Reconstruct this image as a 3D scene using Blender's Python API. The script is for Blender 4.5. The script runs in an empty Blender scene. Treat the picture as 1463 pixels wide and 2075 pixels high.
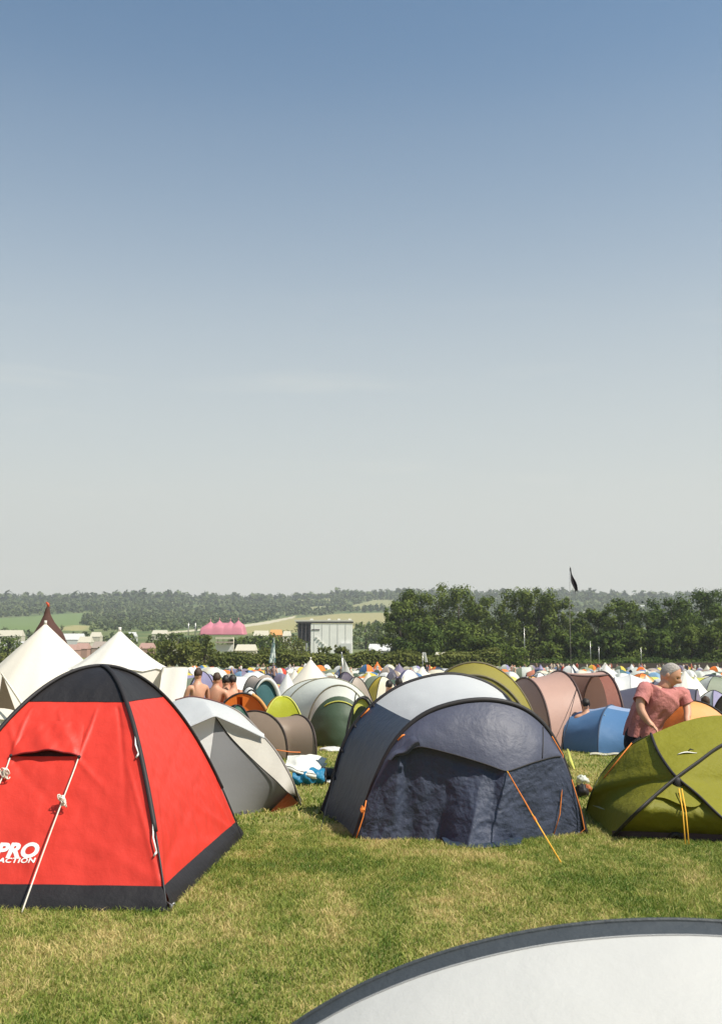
import bpy, bmesh, math, random
import numpy as np
from math import sin, cos, pi, radians, sqrt, atan, atan2
from mathutils import Vector, Matrix, noise as mn

random.seed(7); np.random.seed(7)
SC = bpy.context.scene
COL = SC.collection
V = Vector

# ------------------------------------------------------------------ camera geometry (photo pixels 1463 x 2075)
F = 2017.0; CX = 731.5; CY = 1037.5; HY = 1290.0
TH = atan((HY - CY) / F); CT = cos(TH); ST = sin(TH)
CAM = V((0, 0, 1.65))

def ray(px, py):
    a = (px - CX) / F; b = (CY - py) / F
    return V((a, CT - b * ST, ST + b * CT))
def U(px, py, Y):
    d = ray(px, py); return CAM + d * (Y / d.y)
def proj(p):
    q = V(p) - CAM
    w = q.y * CT + q.z * ST
    return (CX + F * q.x / w, CY - F * (-q.y * ST + q.z * CT) / w)
def PL(px, py, p0, n):
    d = ray(px, py); t = (p0 - CAM).dot(n) / d.dot(n); return CAM + d * t

# ------------------------------------------------------------------ terrain height
PY = np.array([-400, -30, 0, 7, 10, 20, 40, 100, 180, 250, 500, 600, 700, 800, 1000, 1300, 1700, 2100, 2500, 2800, 3200, 4500, 9000], float)
PZ = np.array([2.0, .3, 0, 0, -.10, -.45, -1.1, -2.9, -4.9, -6.1, -6.3, -4.5, -.5, 3.5, 9, 18, 36, 64, 96, 108, 106, 60, 0], float)
def gz_np(x, y):
    x = np.asarray(x, float); y = np.asarray(y, float)
    z = 0
    for k in (-.06, -.03, 0, .03, .06):
        z = z + np.interp(y * (1 + k), PY, PZ) / 5
    far = np.clip((y - 900) / 1600, 0, 1)
    z = z * (1 + far * (.07 * x / 900 + .035 * np.sin(x / 170 + y / 400) + .03 * np.sin(x / 83 + 1.3) + .03 * np.sin(x / 410 + 2)))
    near = np.clip((y - 12) / 60, 0, 1) * np.clip((400 - y) / 200, 0, 1)
    z = z + near * .12 * np.sin(x / 9 + y / 17) 
    return z
def gz(x, y):
    return float(gz_np(x, y))
def G(px, py):
    d = ray(px, py); t0 = .5; t = t0
    p = CAM + d * t
    while t < 9000:
        t1 = t * 1.02 + .02
        q = CAM + d * t1
        if q.z <= gz(q.x, q.y):
            a, b = t, t1
            for _ in range(25):
                m = (a + b) / 2; q = CAM + d * m
                if q.z <= gz(q.x, q.y): b = m
                else: a = m
            q = CAM + d * b
            return V((q.x, q.y, gz(q.x, q.y)))
        t = t1
    return None
def on_ground(px, Y):
    x = (px - CX) / F * Y * 1.0
    x = U(px, HY, Y).x
    return V((x, Y, gz(x, Y)))

# ------------------------------------------------------------------ object helpers
def link(o, parent=None):
    COL.objects.link(o)
    if parent is not None: o.parent = parent
    return o
def tag(o, label=None, cat=None, group=None, kind=None):
    if label: o['label'] = label
    if cat: o['category'] = cat
    if group: o['group'] = group
    if kind: o['kind'] = kind
    return o
def thing(name, label, cat, loc=(0, 0, 0), group=None, rz=0):
    o = bpy.data.objects.new(name, None); o.empty_display_size = .2
    o.location = loc; o.rotation_euler = (0, 0, rz)
    link(o); return tag(o, label, cat, group)
def origin(o):
    p = V((0, 0, 0))
    while o is not None:
        p += o.location; o = o.parent
    return p

class MB:
    def __init__(s): s.v = []; s.f = []; s.m = []
    def add(s, vs, fs, mi=0):
        n = len(s.v); s.v.extend([tuple(p) for p in vs])
        for f in fs: s.f.append(tuple(i + n for i in f)); s.m.append(mi)
    def patch(s, fn, nu, nv, mi=0, u0=0, u1=1, v0=0, v1=1):
        vs = []; fs = []
        for j in range(nv + 1):
            for i in range(nu + 1):
                vs.append(fn(u0 + (u1 - u0) * i / nu, v0 + (v1 - v0) * j / nv))
        for j in range(nv):
            for i in range(nu):
                a = j * (nu + 1) + i
                fs.append((a, a + 1, a + nu + 2, a + nu + 1))
        s.add(vs, fs, mi); return s
    def tube(s, pts, r, n=8, mi=0, cap=True, flat=1.0, up=None):
        pts = [V(p) for p in pts]; k = len(pts)
        if k < 2: return s
        rs = r if hasattr(r, '__len__') else [r] * k
        vs = []; fs = []; prev = None
        for i in range(k):
            t = (pts[min(i + 1, k - 1)] - pts[max(i - 1, 0)])
            if t.length < 1e-9: t = V((0, 0, 1))
            t.normalize()
            ref = V(up) if up is not None else (prev if prev is not None else (V((0, 0, 1)) if abs(t.z) < .9 else V((1, 0, 0))))
            a = ref - t * ref.dot(t)
            if a.length < 1e-6: a = t.orthogonal()
            a.normalize(); b = t.cross(a)
            if up is None: prev = a
            for j in range(n):
                w = 2 * pi * j / n
                vs.append(pts[i] + (a * cos(w) * flat + b * sin(w)) * rs[i])
        for i in range(k - 1):
            for j in range(n):
                fs.append((i * n + j, i * n + (j + 1) % n, (i + 1) * n + (j + 1) % n, (i + 1) * n + j))
        if cap:
            fs.append(tuple(range(n - 1, -1, -1))); fs.append(tuple((k - 1) * n + j for j in range(n)))
        s.add(vs, fs, mi); return s
    def box(s, c, d, mi=0, M=None):
        c = V(c); x, y, z = d[0] / 2, d[1] / 2, d[2] / 2
        vs = [V((sx * x, sy * y, sz * z)) for sz in (-1, 1) for sy in (-1, 1) for sx in (-1, 1)]
        if M is not None: vs = [M @ p for p in vs]
        vs = [p + c for p in vs]
        s.add(vs, [(0, 2, 3, 1), (4, 5, 7, 6), (0, 1, 5, 4), (2, 6, 7, 3), (0, 4, 6, 2), (1, 3, 7, 5)], mi); return s
    def ball(s, c, r, nu=12, nv=8, mi=0, M=None, jit=0):
        c = V(c); r = (r, r, r) if not hasattr(r, '__len__') else r
        vs = []; fs = []
        for j in range(nv + 1):
            ph = pi * j / nv
            for i in range(nu):
                th = 2 * pi * i / nu
                p = V((r[0] * sin(ph) * cos(th), r[1] * sin(ph) * sin(th), r[2] * cos(ph)))
                if jit: p *= 1 + jit * mn.noise(p * 3 / max(r) + c)
                if M is not None: p = M @ p
                vs.append(c + p)
        for j in range(nv):
            for i in range(nu):
                a = j * nu + i; b = j * nu + (i + 1) % nu
                fs.append((a, a + nu, b + nu, b))
        s.add(vs, fs, mi); return s
    def rings(s, rings, mi=0, closed=True, cap=True):
        n = len(rings[0]); vs = [p for r in rings for p in r]; fs = []
        for i in range(len(rings) - 1):
            for j in range(n if closed else n - 1):
                fs.append((i * n + j, i * n + (j + 1) % n, (i + 1) * n + (j + 1) % n, (i + 1) * n + j))
        if cap and closed:
            fs.append(tuple(range(n - 1, -1, -1))); fs.append(tuple((len(rings) - 1) * n + j for j in range(n)))
        s.add(vs, fs, mi); return s
    def mesh(s, name, mats, off=V((0, 0, 0)), smooth=True, weld=True):
        me = bpy.data.meshes.new(name)
        me.from_pydata([(p[0] - off.x, p[1] - off.y, p[2] - off.z) for p in s.v], [], s.f)
        for m in (mats if isinstance(mats, (list, tuple)) else [mats]): me.materials.append(m)
        me.polygons.foreach_set('material_index', s.m)
        if smooth: me.polygons.foreach_set('use_smooth', [True] * len(s.f))
        if weld:
            bm = bmesh.new(); bm.from_mesh(me)
            bmesh.ops.remove_doubles(bm, verts=bm.verts, dist=1e-5)
            bm.to_mesh(me); bm.free()
        me.update(); return me
    def build(s, name, mats, parent=None, smooth=True, weld=True):
        off = origin(parent) if parent is not None else V((0, 0, 0))
        if parent is not None and parent.get('_local'): off = V((0, 0, 0))
        return link(bpy.data.objects.new(name, s.mesh(name, mats, off, smooth, weld)), parent)

def np_mesh(name, verts, faces_idx, nper, mats, attr=None, smooth=False, matidx=None):
    """verts (N,3), faces_idx flat array, every face nper corners"""
    me = bpy.data.meshes.new(name)
    nf = len(faces_idx) // nper
    me.vertices.add(len(verts)); me.vertices.foreach_set('co', np.asarray(verts, np.float32).ravel())
    me.loops.add(len(faces_idx)); me.loops.foreach_set('vertex_index', np.asarray(faces_idx, np.int32))
    me.polygons.add(nf); me.polygons.foreach_set('loop_start', np.arange(0, nf * nper, nper, dtype=np.int32))
    if matidx is not None: me.polygons.foreach_set('material_index', np.asarray(matidx, np.int32))
    me.update(calc_edges=True)
    me.polygons.foreach_set('use_smooth', np.full(nf, smooth))
    for m in (mats if isinstance(mats, (list, tuple)) else [mats]): me.materials.append(m)
    if attr is not None:
        for an, arr in attr.items():
            a = me.attributes.new(an, 'FLOAT', 'POINT'); a.data.foreach_set('value', np.asarray(arr, np.float32))
    me.validate(); return me

# curves as polylines with arc-length evaluation
class Curve:
    def __init__(s, pts, smooth=True, n=60):
        pts = [V(p) for p in pts]
        if smooth and len(pts) > 2:
            out = []; P = [pts[0] * 2 - pts[1]] + pts + [pts[-1] * 2 - pts[-2]]
            per = max(3, n // (len(pts) - 1))
            for i in range(1, len(P) - 2):
                p0, p1, p2, p3 = P[i - 1], P[i], P[i + 1], P[i + 2]
                for k in range(per):
                    t = k / per
                    out.append(.5 * ((2 * p1) + (p2 - p0) * t + (2 * p0 - 5 * p1 + 4 * p2 - p3) * t * t + (3 * p1 - p0 - 3 * p2 + p3) * t ** 3))
            out.append(pts[-1]); pts = out
        s.p = pts; d = [0]
        for a, b in zip(pts, pts[1:]): d.append(d[-1] + (b - a).length)
        s.d = d; s.L = d[-1]
    def __call__(s, t):
        x = min(max(t, 0), 1) * s.L
        lo, hi = 0, len(s.d) - 1
        while hi - lo > 1:
            m = (lo + hi) // 2
            if s.d[m] <= x: lo = m
            else: hi = m
        w = (x - s.d[lo]) / max(s.d[hi] - s.d[lo], 1e-9)
        return s.p[lo].lerp(s.p[hi], w)
    def seg(s, t0, t1, n=24): return [s(t0 + (t1 - t0) * i / n) for i in range(n + 1)]
    def near(s, px, py):
        return min((i / 400 for i in range(401)), key=lambda t: (proj(s(t))[0] - px) ** 2 + (proj(s(t))[1] - py) ** 2)
def hit(fn, px, py, u0=0, u1=1, v0=0, v1=1):
    b = None
    for it in range(5):
        cand = [(u0 + (u1 - u0) * i / 14, v0 + (v1 - v0) * j / 14) for i in range(15) for j in range(15)]
        b = min(cand, key=lambda c: (proj(fn(*c))[0] - px) ** 2 + (proj(fn(*c))[1] - py) ** 2)
        du, dv = (u1 - u0) / 7, (v1 - v0) / 7
        u0, u1, v0, v1 = b[0] - du, b[0] + du, b[1] - dv, b[1] + dv
    return b
def fnormal(fn, u, v, toward=None, e=1e-3):
    p = fn(u, v); a = fn(u + e, v) - fn(u - e, v); b = fn(u, v + e) - fn(u, v - e)
    n = a.cross(b)
    n = n.normalized() if n.length > 1e-12 else V((0, 0, 1))
    t = (toward if toward is not None else CAM) - p
    return n if n.dot(t) > 0 else -n
def wob(p, s=1.0, seed=0.0):
    return mn.noise(V((p[0] * s + seed, p[1] * s - seed, p[2] * s + seed * 2)))

# ------------------------------------------------------------------ materials
def lin(c):
    return tuple(((x / 255) / 12.92 if x / 255 <= .04045 else ((x / 255 + .055) / 1.055) ** 2.4) for x in c)
class NT:
    def __init__(s, m): s.t = m.node_tree; s.t.nodes.clear()
    def n(s, typ, **kw):
        nd = s.t.nodes.new(typ)
        for k, v in kw.items():
            if k.startswith('i_'):
                key = k[2:]; key = int(key) if key.isdigit() else key.replace('_', ' ')
                nd.inputs[key].default_value = v
            else: setattr(nd, k, v)
        return nd
    def l(s, a, b): s.t.links.new(a, b)
def newmat(name):
    m = bpy.data.materials.new(name); m.use_nodes = True; return m, NT(m)
MATS = {}
def fabric(name, col, rough=.55, trans=.18, scale=7.0, bump=.35, var=.12, dirt=.0, spec=.35, stretch=(1, 1, 1), fine=.12):
    if name in MATS: return MATS[name]
    m, t = newmat(name)
    tc = t.n('ShaderNodeTexCoord'); mp = t.n('ShaderNodeMapping'); mp.inputs['Scale'].default_value = stretch
    t.l(tc.outputs['Object'], mp.inputs['Vector'])
    n1 = t.n('ShaderNodeTexNoise', i_Scale=scale, i_Detail=5.0, i_Roughness=.6, i_Distortion=.15)
    n2 = t.n('ShaderNodeTexNoise', i_Scale=scale * .35, i_Detail=3.0)
    n3 = t.n('ShaderNodeTexNoise', i_Scale=160.0, i_Detail=2.0)
    for q in (n1, n2, n3): t.l(mp.outputs['Vector'], q.inputs['Vector'])
    c = V(col)
    ramp = t.n('ShaderNodeMix', data_type='RGBA'); 
    ramp.inputs[6].default_value = (*(c * (1 - var)), 1); ramp.inputs[7].default_value = (*[min(1, x * (1 + var)) for x in c], 1)
    t.l(n2.outputs['Fac'], ramp.inputs[0])
    b1 = t.n('ShaderNodeBump', i_Strength=bump, i_Distance=.03); t.l(n1.outputs['Fac'], b1.inputs['Height'])
    b2 = t.n('ShaderNodeBump', i_Strength=fine, i_Distance=.004); t.l(n3.outputs['Fac'], b2.inputs['Height']); t.l(b1.outputs['Normal'], b2.inputs['Normal'])
    p = t.n('ShaderNodeBsdfPrincipled', i_Roughness=rough); p.inputs['Specular IOR Level'].default_value = spec
    t.l(ramp.outputs[2], p.inputs['Base Color']); t.l(b2.outputs['Normal'], p.inputs['Normal'])
    o = t.n('ShaderNodeOutputMaterial')
    if trans > 0:
        tr = t.n('ShaderNodeBsdfTranslucent'); t.l(ramp.outputs[2], tr.inputs['Color']); t.l(b1.outputs['Normal'], tr.inputs['Normal'])
        mx = t.n('ShaderNodeMixShader', i_0=trans); t.l(p.outputs[0], mx.inputs[1]); t.l(tr.outputs[0], mx.inputs[2]); t.l(mx.outputs[0], o.inputs[0])
    else: t.l(p.outputs[0], o.inputs[0])
    MATS[name] = m; return m
def plain(name, col, rough=.6, var=.15, scale=20, bump=0.0, spec=.4, metal=0, coords='Object'):
    if name in MATS: return MATS[name]
    m, t = newmat(name)
    tc = t.n('ShaderNodeTexCoord'); n1 = t.n('ShaderNodeTexNoise', i_Scale=scale, i_Detail=4.0); t.l(tc.outputs[coords], n1.inputs['Vector'])
    c = V(col); mx = t.n('ShaderNodeMix', data_type='RGBA')
    mx.inputs[6].default_value = (*(c * (1 - var)), 1); mx.inputs[7].default_value = (*[min(1, x * (1 + var)) for x in c], 1)
    t.l(n1.outputs['Fac'], mx.inputs[0])
    p = t.n('ShaderNodeBsdfPrincipled', i_Roughness=rough, i_Metallic=metal); p.inputs['Specular IOR Level'].default_value = spec
    t.l(mx.outputs[2], p.inputs['Base Color'])
    if bump:
        b = t.n('ShaderNodeBump', i_Strength=bump, i_Distance=.02); t.l(n1.outputs['Fac'], b.inputs['Height']); t.l(b.outputs['Normal'], p.inputs['Normal'])
    o = t.n('ShaderNodeOutputMaterial'); t.l(p.outputs[0], o.inputs[0])
    MATS[name] = m; return m
def leafy(name, c1, c2, trans=.3, rough=.6, c3=None):
    """leaf material: colour from the per-leaf 'rnd' attribute"""
    m, t = newmat(name)
    at = t.n('ShaderNodeAttribute', attribute_name='rnd')
    mx = t.n('ShaderNodeMix', data_type='RGBA'); mx.inputs[6].default_value = (*c1, 1); mx.inputs[7].default_value = (*c2, 1)
    t.l(at.outputs['Fac'], mx.inputs[0])
    p = t.n('ShaderNodeBsdfPrincipled', i_Roughness=rough); p.inputs['Specular IOR Level'].default_value = .08
    t.l(mx.outputs[2], p.inputs['Base Color'])
    tr = t.n('ShaderNodeBsdfTranslucent'); t.l(mx.outputs[2], tr.inputs['Color'])
    ms = t.n('ShaderNodeMixShader', i_0=trans); t.l(p.outputs[0], ms.inputs[1]); t.l(tr.outputs[0], ms.inputs[2])
    o = t.n('ShaderNodeOutputMaterial'); t.l(ms.outputs[0], o.inputs[0])
    return m
SKY_STR = .10; SUN_STR = 4.8; EXPO = .55; HAZE = .00017
SKY_TINT = (.57, .84, .90); SKY_HAZE = (5.0, 4.98, 4.45); SKY_CURVE = [(.09, .93), (.19, .75), (.29, .54), (.37, .34), (.46, .17), (.56, .04)]
GR_GREEN = (.15, .18, .04); GR_DRY = (.30, .25, .095); GR_DARK = (.10, .13, .03); GR_STRAW = (.33, .27, .11)
BL0 = (.090, .155, .022); BL1 = (.200, .255, .042); BL2 = (.335, .345, .085); BL3 = (.58, .46, .20)
# ------------------------------------------------------------------ camera, world, sun
cam_d = bpy.data.cameras.new('camera'); cam = bpy.data.objects.new('camera', cam_d); link(cam)
cam.location = CAM; cam.rotation_euler = (pi / 2 + TH, 0, 0)
cam_d.sensor_fit = 'VERTICAL'; cam_d.sensor_height = 36; cam_d.lens = 36 * F / 2075
cam_d.clip_end = 20000; cam_d.clip_start = .05
cam_d.dof.use_dof = True; cam_d.dof.focus_distance = 11; cam_d.dof.aperture_fstop = 6.3
SC.camera = cam
SUN = V((.66, -.36, 1.0)).normalized()
EL = math.asin(SUN.z); AZ = atan2(SUN.x, SUN.y)
w = bpy.data.worlds.new('World'); SC.world = w; w.use_nodes = True
t = NT(w)
sky = t.n('ShaderNodeTexSky'); sky.sky_type = 'NISHITA'; sky.sun_disc = False
sky.sun_elevation = EL; sky.sun_rotation = AZ; sky.altitude = 60; sky.air_density = 1.0; sky.dust_density = 1.0; sky.ozone_density = 1.0
# thin high streaks of cloud, laid out by direction in the sky
tc = t.n('ShaderNodeTexCoord'); mp = t.n('ShaderNodeMapping'); mp.inputs['Scale'].default_value = (1.6, 1.6, 14)
t.l(tc.outputs['Generated'], mp.inputs['Vector'])
nz = t.n('ShaderNodeTexNoise', i_Scale=2.4, i_Detail=4.0, i_Roughness=.5); t.l(mp.outputs['Vector'], nz.inputs['Vector'])
rm = t.n('ShaderNodeValToRGB'); rm.color_ramp.elements[0].position = .60; rm.color_ramp.elements[0].color = (0, 0, 0, 1)
rm.color_ramp.elements[1].position = .85; rm.color_ramp.elements[1].color = (.35, .35, .35, 1)
t.l(nz.outputs['Fac'], rm.inputs[0])
sz = t.n('ShaderNodeSeparateXYZ'); t.l(tc.outputs['Generated'], sz.inputs[0])
band = t.n('ShaderNodeMapRange', interpolation_type='SMOOTHSTEP', i_1=.36, i_2=.22); t.l(sz.outputs['Z'], band.inputs[0])
cf = t.n('ShaderNodeMath', operation='MULTIPLY'); t.l(rm.outputs[0], cf.inputs[0]); t.l(band.outputs[0], cf.inputs[1])
hs = t.n('ShaderNodeMix', data_type='RGBA', blend_type='MULTIPLY'); hs.inputs[0].default_value = 1; hs.inputs[7].default_value = (*SKY_TINT, 1)
t.l(sky.outputs[0], hs.inputs[6])
# the pale moisture haze of a summer day, thickening towards the horizon
hz = t.n('ShaderNodeFloatCurve'); cur = hz.mapping.curves[0]
cur.points[0].location = (0, .98); cur.points[1].location = (1, 0)
for q in SKY_CURVE: cur.points.new(*q)
hz.mapping.update()
t.l(sz.outputs['Z'], hz.inputs['Value'])
hm = t.n('ShaderNodeMix', data_type='RGBA'); hm.inputs[7].default_value = (*SKY_HAZE, 1)
t.l(hz.outputs[0], hm.inputs[0]); t.l(hs.outputs[2], hm.inputs[6])
cl = t.n('ShaderNodeMix', data_type='RGBA'); cl.inputs[7].default_value = tuple(c * 1.12 for c in SKY_HAZE) + (1,)
t.l(cf.outputs[0], cl.inputs[0]); t.l(hm.outputs[2], cl.inputs[6])
bg = t.n('ShaderNodeBackground', i_Strength=SKY_STR); t.l(cl.outputs[2], bg.inputs[0])
ow = t.n('ShaderNodeOutputWorld'); t.l(bg.outputs[0], ow.inputs[0])
sd = bpy.data.lights.new('sun', 'SUN'); sd.energy = SUN_STR; sd.angle = radians(.55); sd.color = (1, .93, .82)
so = bpy.data.objects.new('sun', sd); link(so); so.rotation_euler = SUN.to_track_quat('Z', 'Y').to_euler(); so.location = (5, -5, 20)
vs = SC.view_settings; vs.view_transform = 'Standard'; vs.look = 'None'; vs.gamma = 1; vs.exposure = EXPO; vs.use_curve_mapping = False
SC.render.engine = 'CYCLES'
cy = SC.cycles; cy.use_denoising = True; cy.max_bounces = 6; cy.diffuse_bounces = 3; cy.transmission_bounces = 4; cy.volume_bounces = 0; cy.transparent_max_bounces = 6
cy.use_adaptive_sampling = True; cy.adaptive_threshold = .01
SC.render.use_persistent_data = False

# ------------------------------------------------------------------ ground sheet
def axis(vals):
    out = []
    for a, b, s in vals: out += list(np.arange(a, b, s))
    return np.array(out + [vals[-1][1]])
def poly_img(pts):
    return [tuple(G(*p)[:2]) for p in pts]
def inside(px, py, poly):
    r = np.zeros(px.shape, bool); n = len(poly)
    for i in range(n):
        x1, y1 = poly[i]; x2, y2 = poly[(i + 1) % n]
        c = ((y1 > py) != (y2 > py))
        with np.errstate(divide='ignore', invalid='ignore'):
            xx = (x2 - x1) * (py - y1) / (y2 - y1 + 1e-12) + x1
        r ^= c & (px < xx)
    return r
# fields on the far hillside: 1 green crop, 2 tan stubble, 3 pale track, 4 pale pasture
FIELDS = [
    (1, [(-400, 1285), (-400, 1236), (0, 1253), (110, 1245), (195, 1241), (170, 1256), (160, 1268), (60, 1281)]),
    (2, [(430, 1283), (520, 1262), (600, 1252), (690, 1243), (800, 1241), (800, 1264), (700, 1276), (560, 1284)]),
    (3, [(330, 1281), (500, 1265), (600, 1247), (600, 1251), (500, 1270), (330, 1285)]),
    (4, [(690, 1231), (760, 1216), (800, 1217), (800, 1233), (720, 1235)]),
    (4, [(560, 1219), (640, 1214), (700, 1215), (640, 1222)]),
    (4, [(330, 1219), (420, 1213), (520, 1213), (430, 1218)]),
    (2, [(100, 1276), (150, 1266), (200, 1268), (180, 1280)]),
    (4, [(980, 1206), (1060, 1199), (1150, 1199), (1060, 1206)]),
    (3, [(1150, 1241), (1230, 1240), (1230, 1244), (1150, 1246)]),
    (4, [(600, 1232), (660, 1228), (690, 1234), (620, 1238)]),
    (4, [(1180, 1203), (1240, 1199), (1330, 1199), (1260, 1204)]),
]
FPOLY = [(k, poly_img([p for p in pl])) for k, pl in FIELDS if all(G(*p) is not None for p in pl)]
def field_id(x, y):
    fid = np.zeros(x.shape)
    for k, pl in FPOLY: fid[inside(x, y, pl)] = k
    return fid
xs = axis([(-6000, -1500, 300), (-1500, -200, 14), (-200, -30, 4), (-30, 30, 1.0), (30, 200, 4), (200, 1500, 14), (1500, 6000, 300)])
ys = axis([(-300, -20, 20), (-20, 2, 2), (2, 14, .5), (14, 60, 1.5), (60, 260, 5), (260, 1000, 14), (1000, 3200, 14), (3200, 9000, 300)])
X, Y = np.meshgrid(xs, ys)
Z = gz_np(X, Y)
fid = field_id(X, Y).ravel()
nx, ny = len(xs), len(ys)
I = (np.arange(ny - 1)[:, None] * nx + np.arange(nx - 1)[None, :]).ravel()
quads = np.stack([I, I + 1, I + nx + 1, I + nx], 1).ravel()

m, t = newmat('meadow')
geo = t.n('ShaderNodeNewGeometry'); sep = t.n('ShaderNodeSeparateXYZ'); t.l(geo.outputs['Position'], sep.inputs[0])
def noise_n(scale, det=5, rough=.55):
    q = t.n('ShaderNodeTexNoise', i_Scale=scale, i_Detail=float(det), i_Roughness=rough); t.l(geo.outputs['Position'], q.inputs['Vector']); return q
def mixc(fac, a, b):
    q = t.n('ShaderNodeMix', data_type='RGBA')
    t.l(fac, q.inputs[0])
    for i, c in ((6, a), (7, b)):
        if isinstance(c, tuple): q.inputs[i].default_value = (*c, 1)
        else: t.l(c, q.inputs[i])
    return q.outputs[2]
def rampn(src, lo, hi):
    q = t.n('ShaderNodeMapRange', i_1=lo, i_2=hi); t.l(src, q.inputs[0]); return q.outputs[0]
nA = noise_n(.9, 6, .6); nB = noise_n(6, 5, .6); nC = noise_n(.25, 4)
g1 = mixc(rampn(nA.outputs['Fac'], .38, .62), GR_GREEN, GR_DRY)
g2 = mixc(rampn(nB.outputs['Fac'], .35, .7), g1, GR_DARK)
nE = noise_n(55, 3, .6)
g2 = mixc(rampn(nE.outputs['Fac'], .45, .62), g2, GR_STRAW)
# far fields
nD = noise_n(.012, 6, .6)
hillg = mixc(rampn(nD.outputs['Fac'], .40, .62), (.075, .115, .04), (.17, .18, .075))
at = t.n('ShaderNodeAttribute', attribute_name='field')
def is_id(k):
    q = t.n('ShaderNodeMath', operation='COMPARE'); q.inputs[1].default_value = k; q.inputs[2].default_value = .5; t.l(at.outputs['Fac'], q.inputs[0]); return q.outputs[0]
hc = mixc(is_id(1), hillg, (.135, .19, .065))
hc = mixc(is_id(2), hc, (.30, .27, .12))
hc = mixc(is_id(3), hc, (.46, .42, .30))
hc = mixc(is_id(4), hc, (.25, .25, .12))
far = t.n('ShaderNodeMapRange', i_1=280.0, i_2=520.0); t.l(sep.outputs['Y'], far.inputs[0])
gc = mixc(far.outputs[0], g2, hc)
p = t.n('ShaderNodeBsdfPrincipled', i_Roughness=.9); p.inputs['Specular IOR Level'].default_value = .1
t.l(gc, p.inputs['Base Color'])
bp = t.n('ShaderNodeBump', i_Strength=.6, i_Distance=.03); t.l(nB.outputs['Fac'], bp.inputs['Height']); t.l(bp.outputs['Normal'], p.inputs['Normal'])
o = t.n('ShaderNodeOutputMaterial'); t.l(p.outputs[0], o.inputs[0])
me = np_mesh('ground', np.stack([X.ravel(), Y.ravel(), Z.ravel()], 1), quads, 4, m, {'field': fid}, smooth=True)
ground = link(bpy.data.objects.new('ground', me)); tag(ground, kind='structure', label='grassy campsite field running down to a valley and far hills')

# ------------------------------------------------------------------ grass blades on the near field (stuff)
def grass_patch(name, n, y0, y1, hmin, hmax, wid, label, power=1.0, margin=1.1):
    r = np.random.rand(n); y = y0 + (y1 - y0) * r ** power
    x = (np.random.rand(n) - .5) * .76 * margin * y
    dens = np.zeros(n)
    px = x + .25 * np.sin(y * 3 + x); 
    z = gz_np(x, y)
    patch = .5 + .5 * (np.sin(x * 1.9 + 1.3 * np.sin(y * 1.1)) * np.sin(y * 1.7 + 1.1 * np.sin(x * 1.3)))     # height/dryness patches
    fine = np.random.rand(n)
    h = (hmin + (hmax - hmin) * np.random.rand(n) ** 1.6) * (.8 + .3 * patch)
    a = np.random.rand(n) * 2 * pi; lean = (.3 + 1.3 * np.random.rand(n)) * h; b = np.random.rand(n) * 2 * pi
    w2 = wid * (.6 + .8 * np.random.rand(n)) / 2
    dx, dy = np.cos(a) * w2, np.sin(a) * w2; lx, ly = np.cos(b) * lean, np.sin(b) * lean
    v = np.empty((n, 5, 3))
    v[:, 0] = np.stack([x - dx, y - dy, z - .004], 1); v[:, 1] = np.stack([x + dx, y + dy, z - .004], 1)
    v[:, 2] = np.stack([x + dx * .8 + lx * .35, y + dy * .8 + ly * .35, z + h * .6], 1)
    v[:, 3] = np.stack([x - dx * .8 + lx * .35, y - dy * .8 + ly * .35, z + h * .6], 1)
    v[:, 4] = np.stack([x + lx, y + ly, z + h], 1)
    base = np.arange(n) * 5
    tri = np.stack([base, base + 1, base + 2, base, base + 2, base + 3, base + 3, base + 2, base + 4], 1).ravel()
    nzv = np.array([mn.noise((xx * .9, yy * .6, 0)) + .8 * mn.noise((xx * 3.2, yy * 2.2, 5)) + .7 * mn.noise((xx * 10, yy * 7, 9)) for xx, yy in zip(x[::1], y[::1])])
    rnd = np.clip(.50 + .60 * nzv + .36 * (fine - .5) * 2, 0, 1)
    me = np_mesh(name, v.reshape(-1, 3), tri, 3, M_GRASS, {'rnd': np.repeat(rnd, 5)})
    o = link(bpy.data.objects.new(name, me)); tag(o, label, kind='stuff'); o['category'] = 'grass'
    return o
m, t = newmat('grass_blade')
at = t.n('ShaderNodeAttribute', attribute_name='rnd')
rp = t.n('ShaderNodeValToRGB'); e = rp.color_ramp.elements
e[0].position = 0; e[0].color = (*BL0, 1); e[1].position = 1; e[1].color = (*BL3, 1)
for pos, c in ((.35, BL1), (.65, BL2)):
    q = e.new(pos); q.color = (*c, 1)
t.l(at.outputs['Fac'], rp.inputs[0])
p = t.n('ShaderNodeBsdfPrincipled', i_Roughness=.6); p.inputs['Specular IOR Level'].default_value = .25; t.l(rp.outputs[0], p.inputs['Base Color'])
tr = t.n('ShaderNodeBsdfTranslucent'); t.l(rp.outputs[0], tr.inputs['Color'])
ms = t.n('ShaderNodeMixShader', i_0=.3); t.l(p.outputs[0], ms.inputs[1]); t.l(tr.outputs[0], ms.inputs[2])
o = t.n('ShaderNodeOutputMaterial'); t.l(ms.outputs[0], o.inputs[0])
M_GRASS = m
grass_patch('grass', 300000, 3.0, 9.5, .014, .040, .0050, 'short sunburnt grass covering the open campsite ground', .8)
grass_patch('grass', 100000, 9.5, 24, .025, .060, .011, 'grass growing between the tents further down the slope', 1.0)
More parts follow.
